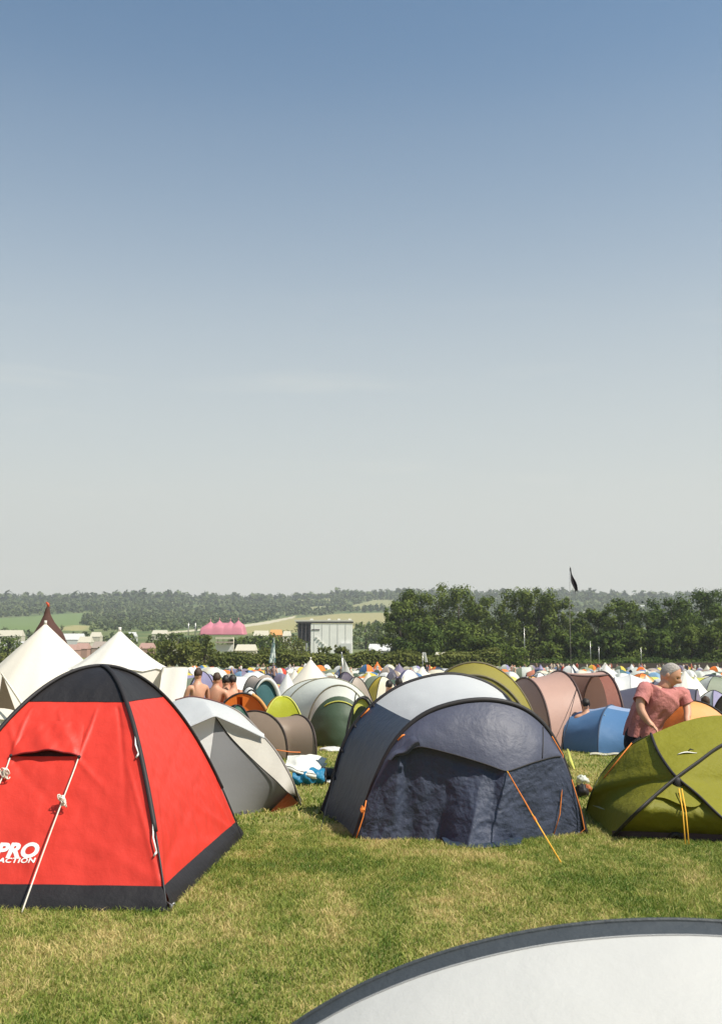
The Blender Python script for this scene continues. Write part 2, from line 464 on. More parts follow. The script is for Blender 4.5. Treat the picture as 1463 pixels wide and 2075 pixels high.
# ------------------------------------------------------------------ shared fabrics
FB_RED = fabric('red_nylon', (.70, .050, .032), trans=.22, scale=9, bump=.22, var=.10, rough=.5)
FB_BLACK = fabric('black_nylon', (.015, .0135, .0145), trans=.03, scale=14, bump=.25, rough=.55, var=.2)
FB_TRIM = plain('black_trim', (.022, .020, .021), rough=.6, spec=.3)
FB_POLE = plain('dark_pole', (.018, .018, .02), rough=.4)
WHITE_TAPE = plain('white_tape', (.78, .76, .72), rough=.7)
ROPE_WHITE = plain('white_rope', (.70, .64, .55), rough=.8, scale=90, var=.2)
ROPE_ORANGE = plain('orange_cord', (.72, .21, .035), rough=.7)
ROPE_YELLOW = plain('yellow_cord', (.80, .42, .04), rough=.7)
PEG = plain('steel_peg', (.45, .44, .42), rough=.35, metal=.7)
FB_NAVY = fabric('navy_nylon', (.026, .040, .070), trans=.10, scale=8, bump=.4, rough=.5, var=.15)
FB_NAVY2 = fabric('crumpled_navy_nylon', (.046, .056, .090), trans=.10, scale=14, bump=.6, rough=.6, var=.25)
FB_SLATE = fabric('slate_nylon', (.070, .076, .112), trans=.12, scale=9, bump=.35, rough=.5, var=.10)
FB_PALE = fabric('pale_grey_nylon', (.55, .545, .52), trans=.2, scale=5, bump=.22, rough=.5, var=.05)
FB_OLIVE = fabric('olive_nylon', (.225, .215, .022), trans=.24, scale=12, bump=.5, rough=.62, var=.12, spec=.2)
FB_OLIVED = fabric('olive_shaded_door', (.17, .165, .012), trans=.15, scale=14, bump=.5, rough=.65, var=.12)  # darker copy of the olive; the porch shade is put into its colour
FB_GREY = fabric('mid_grey_nylon', (.20, .20, .205), trans=.06, scale=5, bump=.12, rough=.55, var=.05)
FB_WHITE = fabric('white_nylon', (.60, .61, .61), trans=.25, scale=6, bump=.22, rough=.5, var=.04)
FB_BEIGE = fabric('beige_mesh_nylon', (.50, .47, .41), trans=.25, scale=8, bump=.4, rough=.6, var=.10)
FB_RUST = fabric('rust_nylon', (.36, .055, .030), trans=.15, scale=12, bump=.3, var=.12)
CANVAS = fabric('white_canvas', (.74, .71, .64), trans=.18, scale=3.0, bump=.25, rough=.85, var=.05, spec=.1)
CANVAS_C = fabric('cream_canvas', (.75, .70, .60), trans=.18, scale=3.0, bump=.28, rough=.85, var=.06, spec=.1)

def cord(name, pts, r, mat, parent, knot=None, sag=0.0, n=12):
    pts = [V(p) for p in pts]
    if len(pts) == 2:
        a, b = pts; pts = [a.lerp(b, i / n) - V((0, 0, sag * 4 * (i / n) * (1 - i / n))) for i in range(n + 1)]
    mb = MB(); mb.tube(pts, r, 6)
    o = mb.build(name, mat, parent)
    if knot is not None:
        kp, kr = knot; k = MB()
        for i in range(7):       # loose bunch of loops
            c = kp + V((random.uniform(-1, 1), random.uniform(-1, 1), random.uniform(-1.2, 1.2))) * kr * .7
            f_ = random.uniform(.5, 1.1); h_ = random.uniform(0, 3); ring = [c + V((cos(w + h_) * kr * .6 * f_, sin(w + i) * kr * .3, sin(w) * kr * 1.1 * f_)) for w in [2 * pi * j / 10 for j in range(random.randint(7, 12))]]
            k.tube(ring, r * .8, 5)
        k.tube([kp - V((0, 0, kr)), kp + V((0, 0, kr))], r * 2.2, 6)
        k.build('knot', mat, o)
    return o

# ================================================================== red dome tent
def red_tent():
    Fc = G(338, 1845); Rc = G(488, 1695)
    fr = Rc - Fc; perp = V((-fr.y, fr.x, 0)).normalized()
    Lc = Fc + perp * 1.72; Bc = Rc + perp * 1.72
    for c in (Fc, Rc, Lc, Bc): c.z = gz(c.x, c.y)
    C = (Fc + Rc + Lc + Bc) / 4; H = U(190, 1352, C.y).z - C.z
    root = thing('dome_tent', 'red dome tent with black top and skirt and white PRO ACTION lettering', 'tent', (C.x, C.y, C.z))
    def pole(c, s):              # s: 1 at the corner, 0 at the apex
        p = C.lerp(c, s); p.z = C.z + (c.z - C.z) * s + H * (1 - s ** 2.0); return p
    def panel(a, b, seed, hood=False):
        nout = ((a + b) / 2 - C); nout.z = 0; nout.normalize()
        def fn(u, v):            # v 0 bottom .. 1 apex
            s = 1 - v
            p = pole(a, s).lerp(pole(b, s), u)
            edge = 4 * u * (1 - u)
            # fabric is stretched between the poles: slightly hollow, with tension folds running from the corners
            p = p - nout * (.05 * edge * (4 * v * (1 - v)) * s)
            k = .006 * wob(p, 5, seed) + .004 * wob(p, 13, seed) + .007 * edge * sin(24 * u + 6 * v + seed) * max(0, .3 - v) 
            n = (nout + V((0, 0, .6))).normalized()
            return p + n * k * min(1, edge * 3)
        return fn
    def folded(fn, lines, toward):
        segs = []
        for x0, y0, x1, y1, wd, am in lines:
            segs.append((hit(fn, x0, y0), hit(fn, x1, y1), wd, am))
        nn = toward.normalized()
        def g(u, v):
            p = fn(u, v); k = 0
            for a, b, wd, am in segs:
                ex, ey = b[0] - a[0], b[1] - a[1]; L2 = ex * ex + ey * ey
                t = max(0, min(1, ((u - a[0]) * ex + (v - a[1]) * ey) / L2)); d2 = (u - a[0] - ex * t) ** 2 + (v - a[1] - ey * t) ** 2
                k += am * math.exp(-d2 / wd ** 2) * (1 - .65 * t)
            return p + nn * k
        return g
    pF = panel(Lc, Fc, 1.0); pR = panel(Fc, Rc, 4.2)
    nFr = ((Lc + Fc) / 2 - C) * V((1, 1, 0)) + V((0, 0, .5)); nRr = ((Rc + Fc) / 2 - C) * V((1, 1, 0)) + V((0, 0, .5))
    pF = folded(pF, [(28, 1528, 62, 1440, .014, .012), (160, 1533, 196, 1440, .013, .013), (150, 1525, 120, 1440, .012, .008), (40, 1528, 20, 1440, .012, .008), (160, 1540, 215, 1600, .012, .009), (30, 1545, 120, 1640, .014, -.008), (322, 1780, 262, 1560, .013, .008), (318, 1785, 180, 1700, .016, .007), (240, 1440, 255, 1640, .018, -.008), (60, 1790, 75, 1640, .02, .006)], nFr)
    pR = folded(pR, [(478, 1688, 392, 1632, .016, .012), (476, 1700, 362, 1715, .014, .012), (470, 1680, 405, 1560, .016, .010), (450, 1715, 350, 1740, .014, .009), (330, 1770, 318, 1600, .016, .009), (335, 1760, 380, 1640, .018, -.009), (300, 1440, 330, 1560, .02, .007), (378, 1480, 330, 1600, .018, -.007)], nRr)
    pB = panel(Rc, Bc, 7.7); pL = panel(Bc, Lc, 9.1)
    vb = .045; vc = 1 - .405
    body = MB(); cap = MB()
    for fn in (pF, pR, pB, pL):
        near_ = fn in (pF, pR); body.patch(fn, 150 if near_ else 40, 110 if near_ else 30, 0, 0, 1, vb, vc)
        cap.patch(fn, 24, 16, 0, 0, 1, vc, 1)
    body.build('flysheet', FB_RED, root); cap.build('top_panel', FB_BLACK, root)
    # skirt : black mud flap flaring out to the ground
    sk = MB()
    for fn, a, b, sd in ((pF, Lc, Fc, 1), (pR, Fc, Rc, 2), (pB, Rc, Bc, 3), (pL, Bc, Lc, 4)):
        nout = ((a + b) / 2 - C); nout.z = 0; nout.normalize()
        def sfn(u, v, fn=fn, a=a, b=b, nout=nout, sd=sd):
            top = fn(u, vb)
            g = a.lerp(b, u) + (a.lerp(b, u) - C).normalized() * .045; g.z = gz(g.x, g.y) + .004 + .014 * max(0, mn.noise(V((u * 9, sd, 0))))
            p = top.lerp(g, v)
            return p + nout * (.014 * sin(pi * v) + .010 * mn.noise(V((u * 14, v * 3, sd))) * v) 
        sk.patch(sfn, 50, 6)
    sk.build('skirt', FB_BLACK, root)
    # pole sleeves and bare pole ends
    for c in (Fc, Rc, Lc, Bc):
        off = lambda p: p + (p - C).normalized() * .012
        s0 = .84
        b = MB(); b.tube([off(pole(c, s0 * i / 40)) for i in range(41)], .017, 8, flat=.8); b.build('pole_sleeve', FB_TRIM, root)
        b = MB(); b.tube([off(pole(c, s0 + (1.0 - s0) * i / 12)) for i in range(13)], .0065, 7)
        b.tube([off(pole(c, 1)), off(pole(c, 1)) + (c - C).normalized() * .01 - V((0, 0, .03))], .008, 6)
        b.build('pole', FB_POLE, root)
    # toggles and white tape along the two poles in view
    for c, ss in ((Fc, (.60, .855)), (Rc, (.50, .60))):
        for s in ss:
            p0 = pole(c, s - .035); p1 = pole(c, s + .03); o = (p0 - C).normalized() * .022
            side = (CAM - p0).cross(p1 - p0).normalized() * (-.022 if c is Rc else -.016)
            b = MB(); b.tube([p0 + o + side * .5, (p0 + p1) / 2 + o + side * 1.4, p1 + o + side], .0055, 6, flat=.6); b.tube([p1 + o + side, p1 + o + side * 2.0 - V((0, 0, .022))], .007, 6)
            b.build('pole_tie', WHITE_TAPE, root)
    # vent hood on the front panel
    uv0 = hit(pF, 22, 1533); uv1 = hit(pF, 160, 1535); top = hit(pF, 90, 1462)
    nF = fnormal(pF, *uv1)
    vm = (uv0[1] + uv1[1]) / 2
    def hood(u, v):              # v 0 mouth .. 1 top seam
        uu = uv0[0] + (uv1[0] - uv0[0]) * u; vv = vm + (top[1] - vm) * v
        lift = (1 - v) ** 1.3 * (.050 * sin(pi * u) ** .6) + .012 * sin(pi * u) * sin(15 * u + 7 * v) * (1 - v) ** .4 + .010 * mn.noise(V((u * 8, v * 4, 3))) * sin(pi * u)
        p = pF(uu, vv) + nF * (lift + .004) 
        return p + V((0, 0, .022 * sin(pi * u) * (1 - v)))
    b = MB(); b.patch(hood, 28, 14)
    h = b.build('vent_hood', FB_RED, root)
    b = MB(); b.tube([hood(i / 24, 0) for i in range(25)], .006, 6); b.build('hood_hem', fabric('dark_red_hem', (.20, .008, .008), trans=0, bump=.1), h)
    b = MB(); b.patch(lambda u, v: pF(uv0[0] + (uv1[0] - uv0[0]) * (.04 + .92 * u), vm + (top[1] - vm) * (.02 + .55 * v * sin(pi * (.04 + .92 * u)) ** .5)) + nF * .003, 14, 5); b.build('vent_shade', FB_BLACK, h)  # black sheet: the dark inside the open vent, put into the colour
    # two white guy ropes from the hood corners
    def slack(x0, y0, x1, y1, k0, kr):
        pts = [hood(1 if x0 > 60 else 0, .0)]
        for i in range(1, 13):
            w = i / 12; x = x0 + (x1 - x0) * w; y = y0 + (y1 - y0) * w - 10 * sin(pi * w) * .4
            uv = hit(pF, x, min(y, 1790)); q = pF(*uv) + nF * (.025 + .03 * sin(pi * w) + .05 * w)
            q = U(x, y, q.y - (.05 * (i - 9) if i > 9 else 0)); q.z = max(q.z, gz(q.x, q.y) + .004)
            pts.append(q)
        cv = Curve(pts); cord('guy_rope', cv.seg(0, 1, 40), .0048, ROPE_WHITE, root, (cv(k0) + nF * .012, kr))
    slack(160, 1537, 45, 1849, .31, .034)
    slack(24, 1535, -110, 1840, .13, .032)
    for q in (uv0, uv1):
        b = MB(); b.ball(pF(*q) + nF * .012, .012, 8, 6); b.build('eyelet', FB_TRIM, root)
    # thin side guy line from the right corner pole
    p0 = pole(Rc, .78) + (Rc - C).normalized() * .02; g = G(494, 1704)
    cord('guy_line', [p0, g], .0028, FB_POLE, root)
    # peg at the front corner
    b = MB(); gp = Fc + (Fc - C).normalized() * .07
    b.tube([gp + V((0, 0, .01)), gp + V((.012, -.02, .055))], .006, 6); b.tube([gp + V((.012, -.02, .055)), gp + V((.022, -.01, .06)), gp + V((.026, 0, .045))], .005, 6)
    b.tube([Fc + V((0, 0, .05)), gp + V((.012, -.02, .05))], .004, 5)
    b.build('peg', PEG, root)
    # lettering that follows the panel
    def lettering(name, body, px_right, py_base, height_px, bold, space, xs):
        cu = bpy.data.curves.new(name, 'FONT'); cu.body = body; cu.size = 1; cu.offset = bold; cu.shear = .12; cu.space_character = space; cu.resolution_u = 4
        tmp = bpy.data.objects.new('tmp', cu); COL.objects.link(tmp)
        dg = bpy.context.evaluated_depsgraph_get(); dg.update()
        me = bpy.data.meshes.new_from_object(tmp.evaluated_get(dg)); bpy.data.objects.remove(tmp)
        # subdivide so that letters can follow the cloth
        bm = bmesh.new(); bm.from_mesh(me); bmesh.ops.triangulate(bm, faces=bm.faces)
        bmesh.ops.subdivide_edges(bm, edges=[e for e in bm.edges if e.calc_length() > .12], cuts=2); bmesh.ops.triangulate(bm, faces=bm.faces)
        xr = max(v.co.x for v in bm.verts); yh = max(v.co.y for v in bm.verts)
        uv = hit(pF, px_right, py_base); p0 = pF(*uv)
        e = 1e-2; du = (pF(uv[0] + e, uv[1]) - p0).length / e; dv = (pF(uv[0], uv[1] + e) - p0).length / e
        hm = height_px / F * p0.y / yh
        for v in bm.verts:
            x = (v.co.x - xr) * hm * xs; y = v.co.y * hm
            u2, v2 = uv[0] + x / du, uv[1] + y / dv
            v.co = pF(u2, v2) + fnormal(pF, u2, v2) * .0025 - origin(root)
        bm.to_mesh(me); bm.free(); me.materials.clear(); me.materials.append(WHITE_TAPE)
        for p in me.polygons: p.material_index = 0
        link(bpy.data.objects.new(name, me), root)
    lettering('lettering', 'PRO', 77, 1737, 29, .045, 1.02, 1.12)
    lettering('lettering', 'ACTION', 72, 1748, 9.5, .03, 1.08, 1.40)
    # seam lines
    b = MB()
    b.tube([pF(i / 30, vc) + fnormal(pF, i / 30, vc) * .002 for i in range(31)], .003, 5); b.tube([pR(i / 30, vc) + fnormal(pR, i / 30, vc) * .002 for i in range(31)], .003, 5)
    b.build('seam', FB_TRIM, root)
red_tent()

# ================================================================== pale pop-up tent right in front
def pale_popup():
    Y0 = 2.85
    tilt = .10; top = U(1345, 1864, Y0 + tilt); left = U(600, 2077, Y0 + .055)
    g = gz(top.x, Y0); H = top.z - g
    k = (left.z - g) / H; A = (top.x - left.x) / sqrt(1 - k * k)
    cx = top.x
    root = thing('popup_tent', 'pale grey pop-up tent with a dark taped hoop, nearest to the viewer', 'tent', (cx, Y0, g))
    hoop = lambda w: V((cx - A * cos(w), Y0 + tilt * sin(w), g + H * sin(w)))
    front = lambda w: V((cx - A * .92 * cos(w), Y0 - .95 - .42 * sin(w), g))
    def face(u, v):
        w = pi * (.012 + .976 * u); a = hoop(w); b = front(w)
        p = a.lerp(b, v); s = sin(w)
        p.z = g + (a.z - g) * (1 - v) ** .92 + .16 * s * 4 * v * (1 - v) * .5
        if v > .03:
            p += V((0, .3, 1)).normalized() * (.010 * wob(p, 2.6, 3) + .005 * wob(p, 7, 1)) * min(1, (v - .03) * 10)
        return p
    b = MB(); b.patch(face, 90, 46, 0, 0, 1, .043, 1); b.build('flysheet', FB_PALE, root)
    b = MB(); b.patch(face, 90, 3, 0, 0, 1, 0, .043)
    tape = fabric('charcoal_tape', (.045, .052, .058), trans=.02, scale=20, bump=.25, var=.12)
    o = b.build('hoop_tape', tape, root)
    b = MB(); b.tube([hoop(pi * i / 80) for i in range(81)], .007, 8); b.build('hoop', tape, root)
    def back(u, v):
        w = pi * (.012 + .976 * u); a = hoop(w); q = V((cx - A * cos(w), Y0 + .10 + .35 * sin(w), g)); p = a.lerp(q, v); p.y += .03 * sin(pi * v); return p
    b = MB(); b.patch(back, 50, 12); b.build('door', FB_BEIGE, root)
    b = MB(); b.tube([face(i / 90, .047) + V((0, -.001, .0015)) for i in range(91)], .0012, 4); b.build('stitching', fabric('grey_thread', (.25, .25, .25), trans=0), root)
    tb = hoop(pi * .545); q = U(1461, 1878, tb.y)
    b = MB(); b.box(q + V((.018, -.012, 0)), (.03, .012, .036)); b.build('tab', plain('orange_tab', (.8, .13, .04)), root)
pale_popup()

# ================================================================== navy tunnel tent
def navy_tent():
    Lf, Rf = G(718, 1700), G(1187, 1690)
    ax = (Rf - Lf); ax.z = 0; W = ax.length; ax.normalize(); nf = V((ax.y, -ax.x, 0))      # nf points to the camera
    H2 = Curve([PL(x, y, Lf, nf) for x, y in [(718, 1700), (738, 1640), (764, 1570), (800, 1502), (850, 1453), (912, 1427), (985, 1418), (1050, 1431), (1097, 1464), (1130, 1515), (1157, 1590), (1187, 1690)]])
    L1 = G(650, 1650)
    R1px = (1083, 1640)
    H1 = Curve([PL(x, y, L1, nf) for x, y in [(650, 1650), (672, 1590), (690, 1525), (714, 1474), (760, 1424), (822, 1385), (905, 1366), (975, 1379), (1025, 1412), (1052, 1460), (1070, 1540), R1px]])
    Cc = (Lf + Rf) / 2
    root = thing('tunnel_tent', 'navy blue tunnel tent with a white roof band, crumpled slate front and yellow guy line', 'tent', (Cc.x, Cc.y, gz(Cc.x, Cc.y)))
    side = lambda sgn: ax * sgn
    # back chamber between the two hoops
    tb2, tb1 = H2.near(838, 1461), H1.near(770, 1436)
    def tube_fn(t2, t1, v):
        a, b = H2(t2), H1(t1); p = a.lerp(b, v)
        c = (H2(.5) + V((0, 0, -.7))); r = (p - c); r.y *= .2; r = r.normalized()
        sagk = 4 * v * (1 - v)
        return p - r * .045 * sagk + r * sagk * (.006 * sin(60 * t2 + 4 * v) * wob(p, 3) + .006 * wob(p, 9))
    for nm, mat, lo2, hi2, lo1, hi1 in (('side_panel', FB_NAVY, 0, tb2, 0, tb1), ('roof_panel', FB_WHITE, tb2, 1 - tb2, tb1, 1 - tb1), ('side_panel', FB_NAVY, 1 - tb2, 1, 1 - tb1, 1)):
        b = MB(); b.patch(lambda u, v: tube_fn(lo2 + (hi2 - lo2) * u, lo1 + (hi1 - lo1) * u, v), 40, 16); b.build(nm, mat, root)
    # rear end
    back = -nf * .75
    def rear(u, v):
        a = H1(u); g = L1.lerp(PL(*R1px, L1, nf), .12 + .76 * u) + back * (.55 + .45 * sin(pi * u)); g.z = gz(g.x, g.y)
        p = a.lerp(g, v); p.z += .18 * sin(pi * v) * sin(pi * u); return p
    b = MB(); b.patch(rear, 40, 14); b.build('rear_panel', FB_NAVY, root)
    # front : slate upper canopy down to a fold line, crumpled door panels below
    cols = [0, .1, .2, .3, .4, .5, .6, .7, .8, .9, 1]
    fold_px = [(718, 1700), (742, 1625), (790, 1540), (850, 1513), (920, 1529), (985, 1549), (1027, 1563), (1080, 1545), (1135, 1533), (1162, 1600), (1187, 1690)]
    fold_off = [0, .04, .10, .18, .26, .33, .36, .28, .10, .04, 0]
    base_px = [(718, 1700), (740, 1702), (775, 1703), (830, 1703), (890, 1706), (950, 1720), (1000, 1714), (1050, 1703), (1110, 1697), (1150, 1692), (1187, 1690)]
    fold = [PL(x, y, Lf + nf * o, nf) for (x, y), o in zip(fold_px, fold_off)]
    base = [G(*q) for q in base_px]
    fold[0] = H2(0); fold[-1] = H2(1); base[0] = H2(0); base[-1] = H2(1)
    fc, bc = Curve(fold, True, 100), Curve(base, True, 100)
    def atc(lst, u):
        x = u * 10; i = min(int(x), 9); w = x - i
        P = [lst[max(i - 1, 0)], lst[i], lst[i + 1], lst[min(i + 2, 10)]]
        t = w; p0, p1, p2, p3 = P
        k = .5
        return .5 * ((2 * p1) + (p2 - p0) * t + (2 * p0 - 5 * p1 + 4 * p2 - p3) * t * t + (3 * p1 - p0 - 3 * p2 + p3) * t ** 3)
    def lin_at(lst, u):
        x = u * 10; i = min(int(x), 9); return lst[i].lerp(lst[i + 1], x - i)
    foldf = lambda u: atc(fold, u).lerp(lin_at(fold, u), .6)
    basef = lambda u: lin_at(base, u)
    def upper(u, v):
        a = H2(u); q = foldf(u); p = a.lerp(q, v)
        bul = 4 * v * (1 - v) * sin(pi * u)
        return p + nf * (.03 * bul) + V((0, 0, .035 * bul)) + (nf * (.005 * wob(p, 8) + .012 * max(0, mn.noise(V((u * 16, v * 4, 2)))) ) * bul)
    def lower(u, v):
        a = foldf(u); q = basef(u); p = a.lerp(q, v)
        # door section sits behind the overhanging hem
        rec = max(0, min(1, (u - .235) / .03)) * max(0, min(1, (.595 - u) / .03))
        side_ = sin(pi * u) ** .5
        fold_k = .013 * sin(70 * u + 2.5 * sin(5 * v + 9 * u)) * v * (1 - .3 * v)
        cr = .018 * mn.noise(V((u * 15, v * 3, 1))) + .016 * (.5 - abs(mn.noise(V((u * 22 + v * 3, v * 6, 4))))) + .010 * (.5 - abs(mn.noise(V((u * 50 - v * 6, v * 16, 7)))))
        p = p - nf * rec * (.05 * (1 - v) ** .7 * min(1, v * 14) + .02) + nf * (fold_k + cr) * side_ * min(1, v * 6)
        if v > .93: p.z = max(p.z, gz(p.x, p.y) + .002)
        return p
    b = MB(); b.patch(upper, 90, 22); b.build('front_canopy', FB_SLATE, root)
    b = MB(); b.patch(lower, 190, 60); b.build('door', FB_NAVY2, root)
    # hem along the fold
    b = MB(); b.tube([foldf(.2 + .6 * i / 50) + nf * .004 for i in range(51)], .006, 6); b.build('hem', FB_TRIM, root)
    # loose flap tied at the left
    def flap(u, v):
        p = upper(.20 + .10 * u, .55 + .55 * v * (1 - .2 * u)); return p + nf * (.03 + .06 * sin(pi * v)) + V((0, 0, .015 * sin(9 * u)))
    b = MB(); b.patch(flap, 10, 8); b.build('door_flap', FB_SLATE, root)
    # crease pole at the right of the front
    b = MB(); b.tube([upper(.70 + .03 * (i / 12), .10 + .85 * i / 12) + nf * .003 for i in range(13)], .005, 5); b.build('seam', FB_TRIM, root)
    # crumpled tongue of groundsheet lying on the grass
    def tongue(u, v):
        p = G(885 + 175 * u, 1700 + 4 * sin(3 * u)).lerp(G(905 + 150 * u, 1722 - 14 * abs(u - .45)), v); p.z = gz(p.x, p.y) + .012 + .035 * sin(pi * min(1, v * 1.05)) * (.6 + .6 * mn.noise(V((u * 7, v * 3, 0)))); return p
    b = MB(); b.patch(tongue, 30, 8); b.build('groundsheet', FB_NAVY, root)
    # hoops in their sleeves
    b = MB(); b.tube([p + nf * .008 for p in H2.seg(0, 1, 70)], .024, 8); b.build('hoop_sleeve', FB_TRIM, root)
    b = MB(); b.tube([p + nf * .005 for p in H1.seg(0, 1, 70)], .022, 8); b.build('hoop_sleeve', FB_TRIM, root)
    # toggles on the rear hoop
    for t_ in (.10, .17, .24, .31):
        b = MB(); p = H1(t_) + nf * .03; b.tube([p, p + nf * .05 - V((0, 0, .02))], .009, 6); b.build('toggle', FB_TRIM, root)
    # orange cords running down the hoops
    def hang(px):
        return [PL(x, y, Lf + nf * o, nf) for x, y, o in px]
    cord('guy_cord', hang([(742, 1622, .05), (736, 1655, .05), (728, 1680, .06), (722, 1698, .05)]), .005, ROPE_ORANGE, root, (PL(735, 1640, Lf + nf * .06, nf), .016))
    cord('guy_cord', hang([(1118, 1492, .06), (1140, 1530, .07), (1138, 1600, .09), (1134, 1650, .12), (1122, 1690, .12)]), .0045, ROPE_ORANGE, root)
    cord('guy_cord', hang([(1158, 1580, .05), (1176, 1640, .05), (1184, 1680, .05), (1170, 1692, .06)]), .004, ROPE_ORANGE, root)
    cord('guy_cord', hang([(806, 1500, .05), (816, 1490, .06), (822, 1489, .05)]), .008, ROPE_ORANGE, root)
    q = H1.near(733, 1455)
    cord('guy_cord', [H1(q) + nf * .03, H1(q + .02) + nf * .05, H1(q + .03) + nf * .03], .008, ROPE_ORANGE, root)
    # main yellow guy line from the nose to its peg
    N = foldf(.6); g = G(1136, 1750)
    m_ = N.lerp(g, .52)
    o = cord('guy_line', [N + nf * .01, m_, g + V((0, 0, .01))], .0055, ROPE_YELLOW, root)
    b = MB(); b.tube([N.lerp(g, .02) + nf * .014, N.lerp(g, .40) + nf * .012, m_], .0045, 6); b.tube([m_, m_.lerp(g, .1)], .010, 6); b.build('slider', ROPE_ORANGE, o)
    # black rear guy line at the left
    p0 = H1(.12); g = G(648, 1690)
    cord('guy_line', [p0, g], .003, FB_POLE, root)
navy_tent()

# ================================================================== olive geodesic tent at the right
def olive_tent():
    nf = V((-.10, -1, 0)).normalized()
    Bf, Cf = G(1240, 1697), G(1530, 1708)
    X = U(1370, 1577, 8.80)
    A = G(1187, 1645)
    T1 = U(1318, 1489, 9.40); Tm = U(1452, 1450, 9.75); T2 = U(1590, 1478, 9.75)
    Dr = G(1690, 1650)
    Cc = (Bf + Cf) / 2 + V((0, .9, 0))
    root = thing('geodesic_tent', 'olive green geodesic tent with crossing black poles and a small white emblem on its roof', 'tent', (Cc.x, Cc.y, gz(Cc.x, Cc.y)))
    P = Curve([Bf, U(1290, 1647, 8.52), U(1335, 1606, 8.68), X, U(1410, 1548, 8.98), U(1463, 1511, 9.25), U(1530, 1487, 9.55), T2])
    Q = Curve([Cf, U(1465, 1662, 8.50), U(1412, 1612, 8.68), X, U(1348, 1550, 8.97), U(1330, 1520, 9.18), T1])
    xP, xQ = P.near(1370, 1577), Q.near(1370, 1577)
    sil = Curve([A, U(1197, 1610, 9.66), U(1218, 1570, 9.66), U(1252, 1530, 9.60), U(1285, 1506, 9.5), T1])
    silR = Curve([Dr, U(1680, 1600, 9.7), U(1645, 1530, 9.7), T2])
    wrp = lambda p, s: V((.0, -.6, .8)) * (.009 * wob(p, 4, s) + .005 * wob(p, 11, s))
    def left(u, v):      # v 0 ground .. 1 T1 ; u 0 outline .. 1 poles
        r = P(xP * v / .45) if v < .45 else Q(xQ + (1 - xQ) * (v - .45) / .55)
        l = sil(v); p = l.lerp(r, u)
        k = sin(pi * u) * sin(pi * min(1, v * .9 + .05))
        return p + (nf * .05 + V((-.05, 0, .03))) * k * .45 + wrp(p, 1) * k
    b = MB(); b.patch(left, 40, 40); b.build('side_panel', FB_OLIVE, root)
    def top(u, v):       # v 0 at X .. 1 ridge
        l = Q(xQ + (1 - xQ) * v); r = P(xP + (1 - xP) * v); p = l.lerp(r, u)
        k = sin(pi * u) * v
        p = p + (Tm - (T1 + T2) / 2) * k * v
        return p + V((0, -.3, .9)) * .03 * k * (1 - v) + wrp(p, 5) * k
    b = MB(); b.patch(top, 30, 30); b.build('roof_panel', FB_OLIVE, root)
    def right(u, v):
        l = Q(xQ * v / .45) if v < .45 else P(xP + (1 - xP) * (v - .45) / .55)
        r = silR(v); p = l.lerp(r, u); k = sin(pi * u) * sin(pi * min(1, v * .9 + .05))
        return p + (nf * .05 + V((.05, 0, .03))) * k * .7 + wrp(p, 9) * k
    b = MB(); b.patch(right, 40, 40); b.build('side_panel', FB_OLIVE, root)
    # porch : lit flap above, recessed door below
    def porch(u, v):     # v 0 X .. 1 ground
        l = P(xP * (1 - v)); r = Q(xQ * (1 - v)); p = l.lerp(r, u); return p
    def flap(u, v):
        vv = v * (.33 + .08 * sin(pi * u) - .05 * sin(2 * pi * u)); p = porch(u, vv); return p + nf * (-.012 + .008 * sin(pi * u) * v) 
    b = MB(); b.patch(flap, 24, 10); b.build('door_flap', FB_OLIVE, root)
    def door(u, v):
        p = porch(u, .05 + .92 * v); k = sin(pi * u) ** .4
        return p - nf * (.10 * k * (1 - .4 * v)) + nf * (.02 * mn.noise(V((u * 6, v * 4, 2))) + .012 * mn.noise(V((u * 14, v * 10, 5)))) * k + V((0, 0, .02 * v))
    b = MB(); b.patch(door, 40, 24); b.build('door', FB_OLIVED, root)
    # dark groundsheet strip at the foot, with a drain flap
    def strip(u, v):
        p = Bf.lerp(Cf, u) + nf * (.02 + .01 * sin(20 * u)); p.z = gz(p.x, p.y) + .055 * v + .002; return p - nf * .02 * v
    b = MB(); b.patch(strip, 24, 3); b.build('groundsheet', fabric('brown_groundsheet', (.045, .020, .014), trans=0), root)
    q = G(1367, 1703); q.z = gz(q.x, q.y)
    b = MB(); b.tube([q + V((-.05, 0, .01)), q + V((-.015, -.01, .055)), q + V((.015, -.01, .055)), q + V((.05, 0, .01))], .02, 8); b.build('vent_flap', FB_TRIM, root)
    # rear shell
    def rear(u, v):
        top_ = V((0, 0, 0)); l = sil(1 - v); r = silR(1 - v); p = l.lerp(r, u)
        if v < 1: p = p + (Tm - (T1 + T2) / 2) * sin(pi * u) * max(0, 1 - v * 1.0)
        p = p + V((0, 1.15 * sin(pi * u) ** .6 * sin(pi / 2 * v), 0)); 
        if v > .98: p.z = gz(p.x, p.y)
        return p
    b = MB(); b.patch(rear, 30, 20); b.build('rear_panel', FB_OLIVE, root)
    # poles
    off = nf * .012 + V((0, 0, .008))
    b = MB(); b.tube([p + off for p in P.seg(0, 1, 60)], .021, 8, flat=.6); b.build('pole_sleeve', FB_TRIM, root)
    b = MB(); b.tube([p + off for p in Q.seg(0, 1, 60)], .021, 8, flat=.6); b.build('pole_sleeve', FB_TRIM, root)
    b = MB(); b.ball(X + nf * .035 - V((0, 0, .04)), (.045, .03, .055), 10, 8); b.build('hub', FB_TRIM, root)
    b = MB(); b.tube([p for p in sil.seg(0, 1, 40)], .009, 6); b.build('edge_binding', fabric('olive_dark_binding', (.06, .07, .015), trans=0), root)
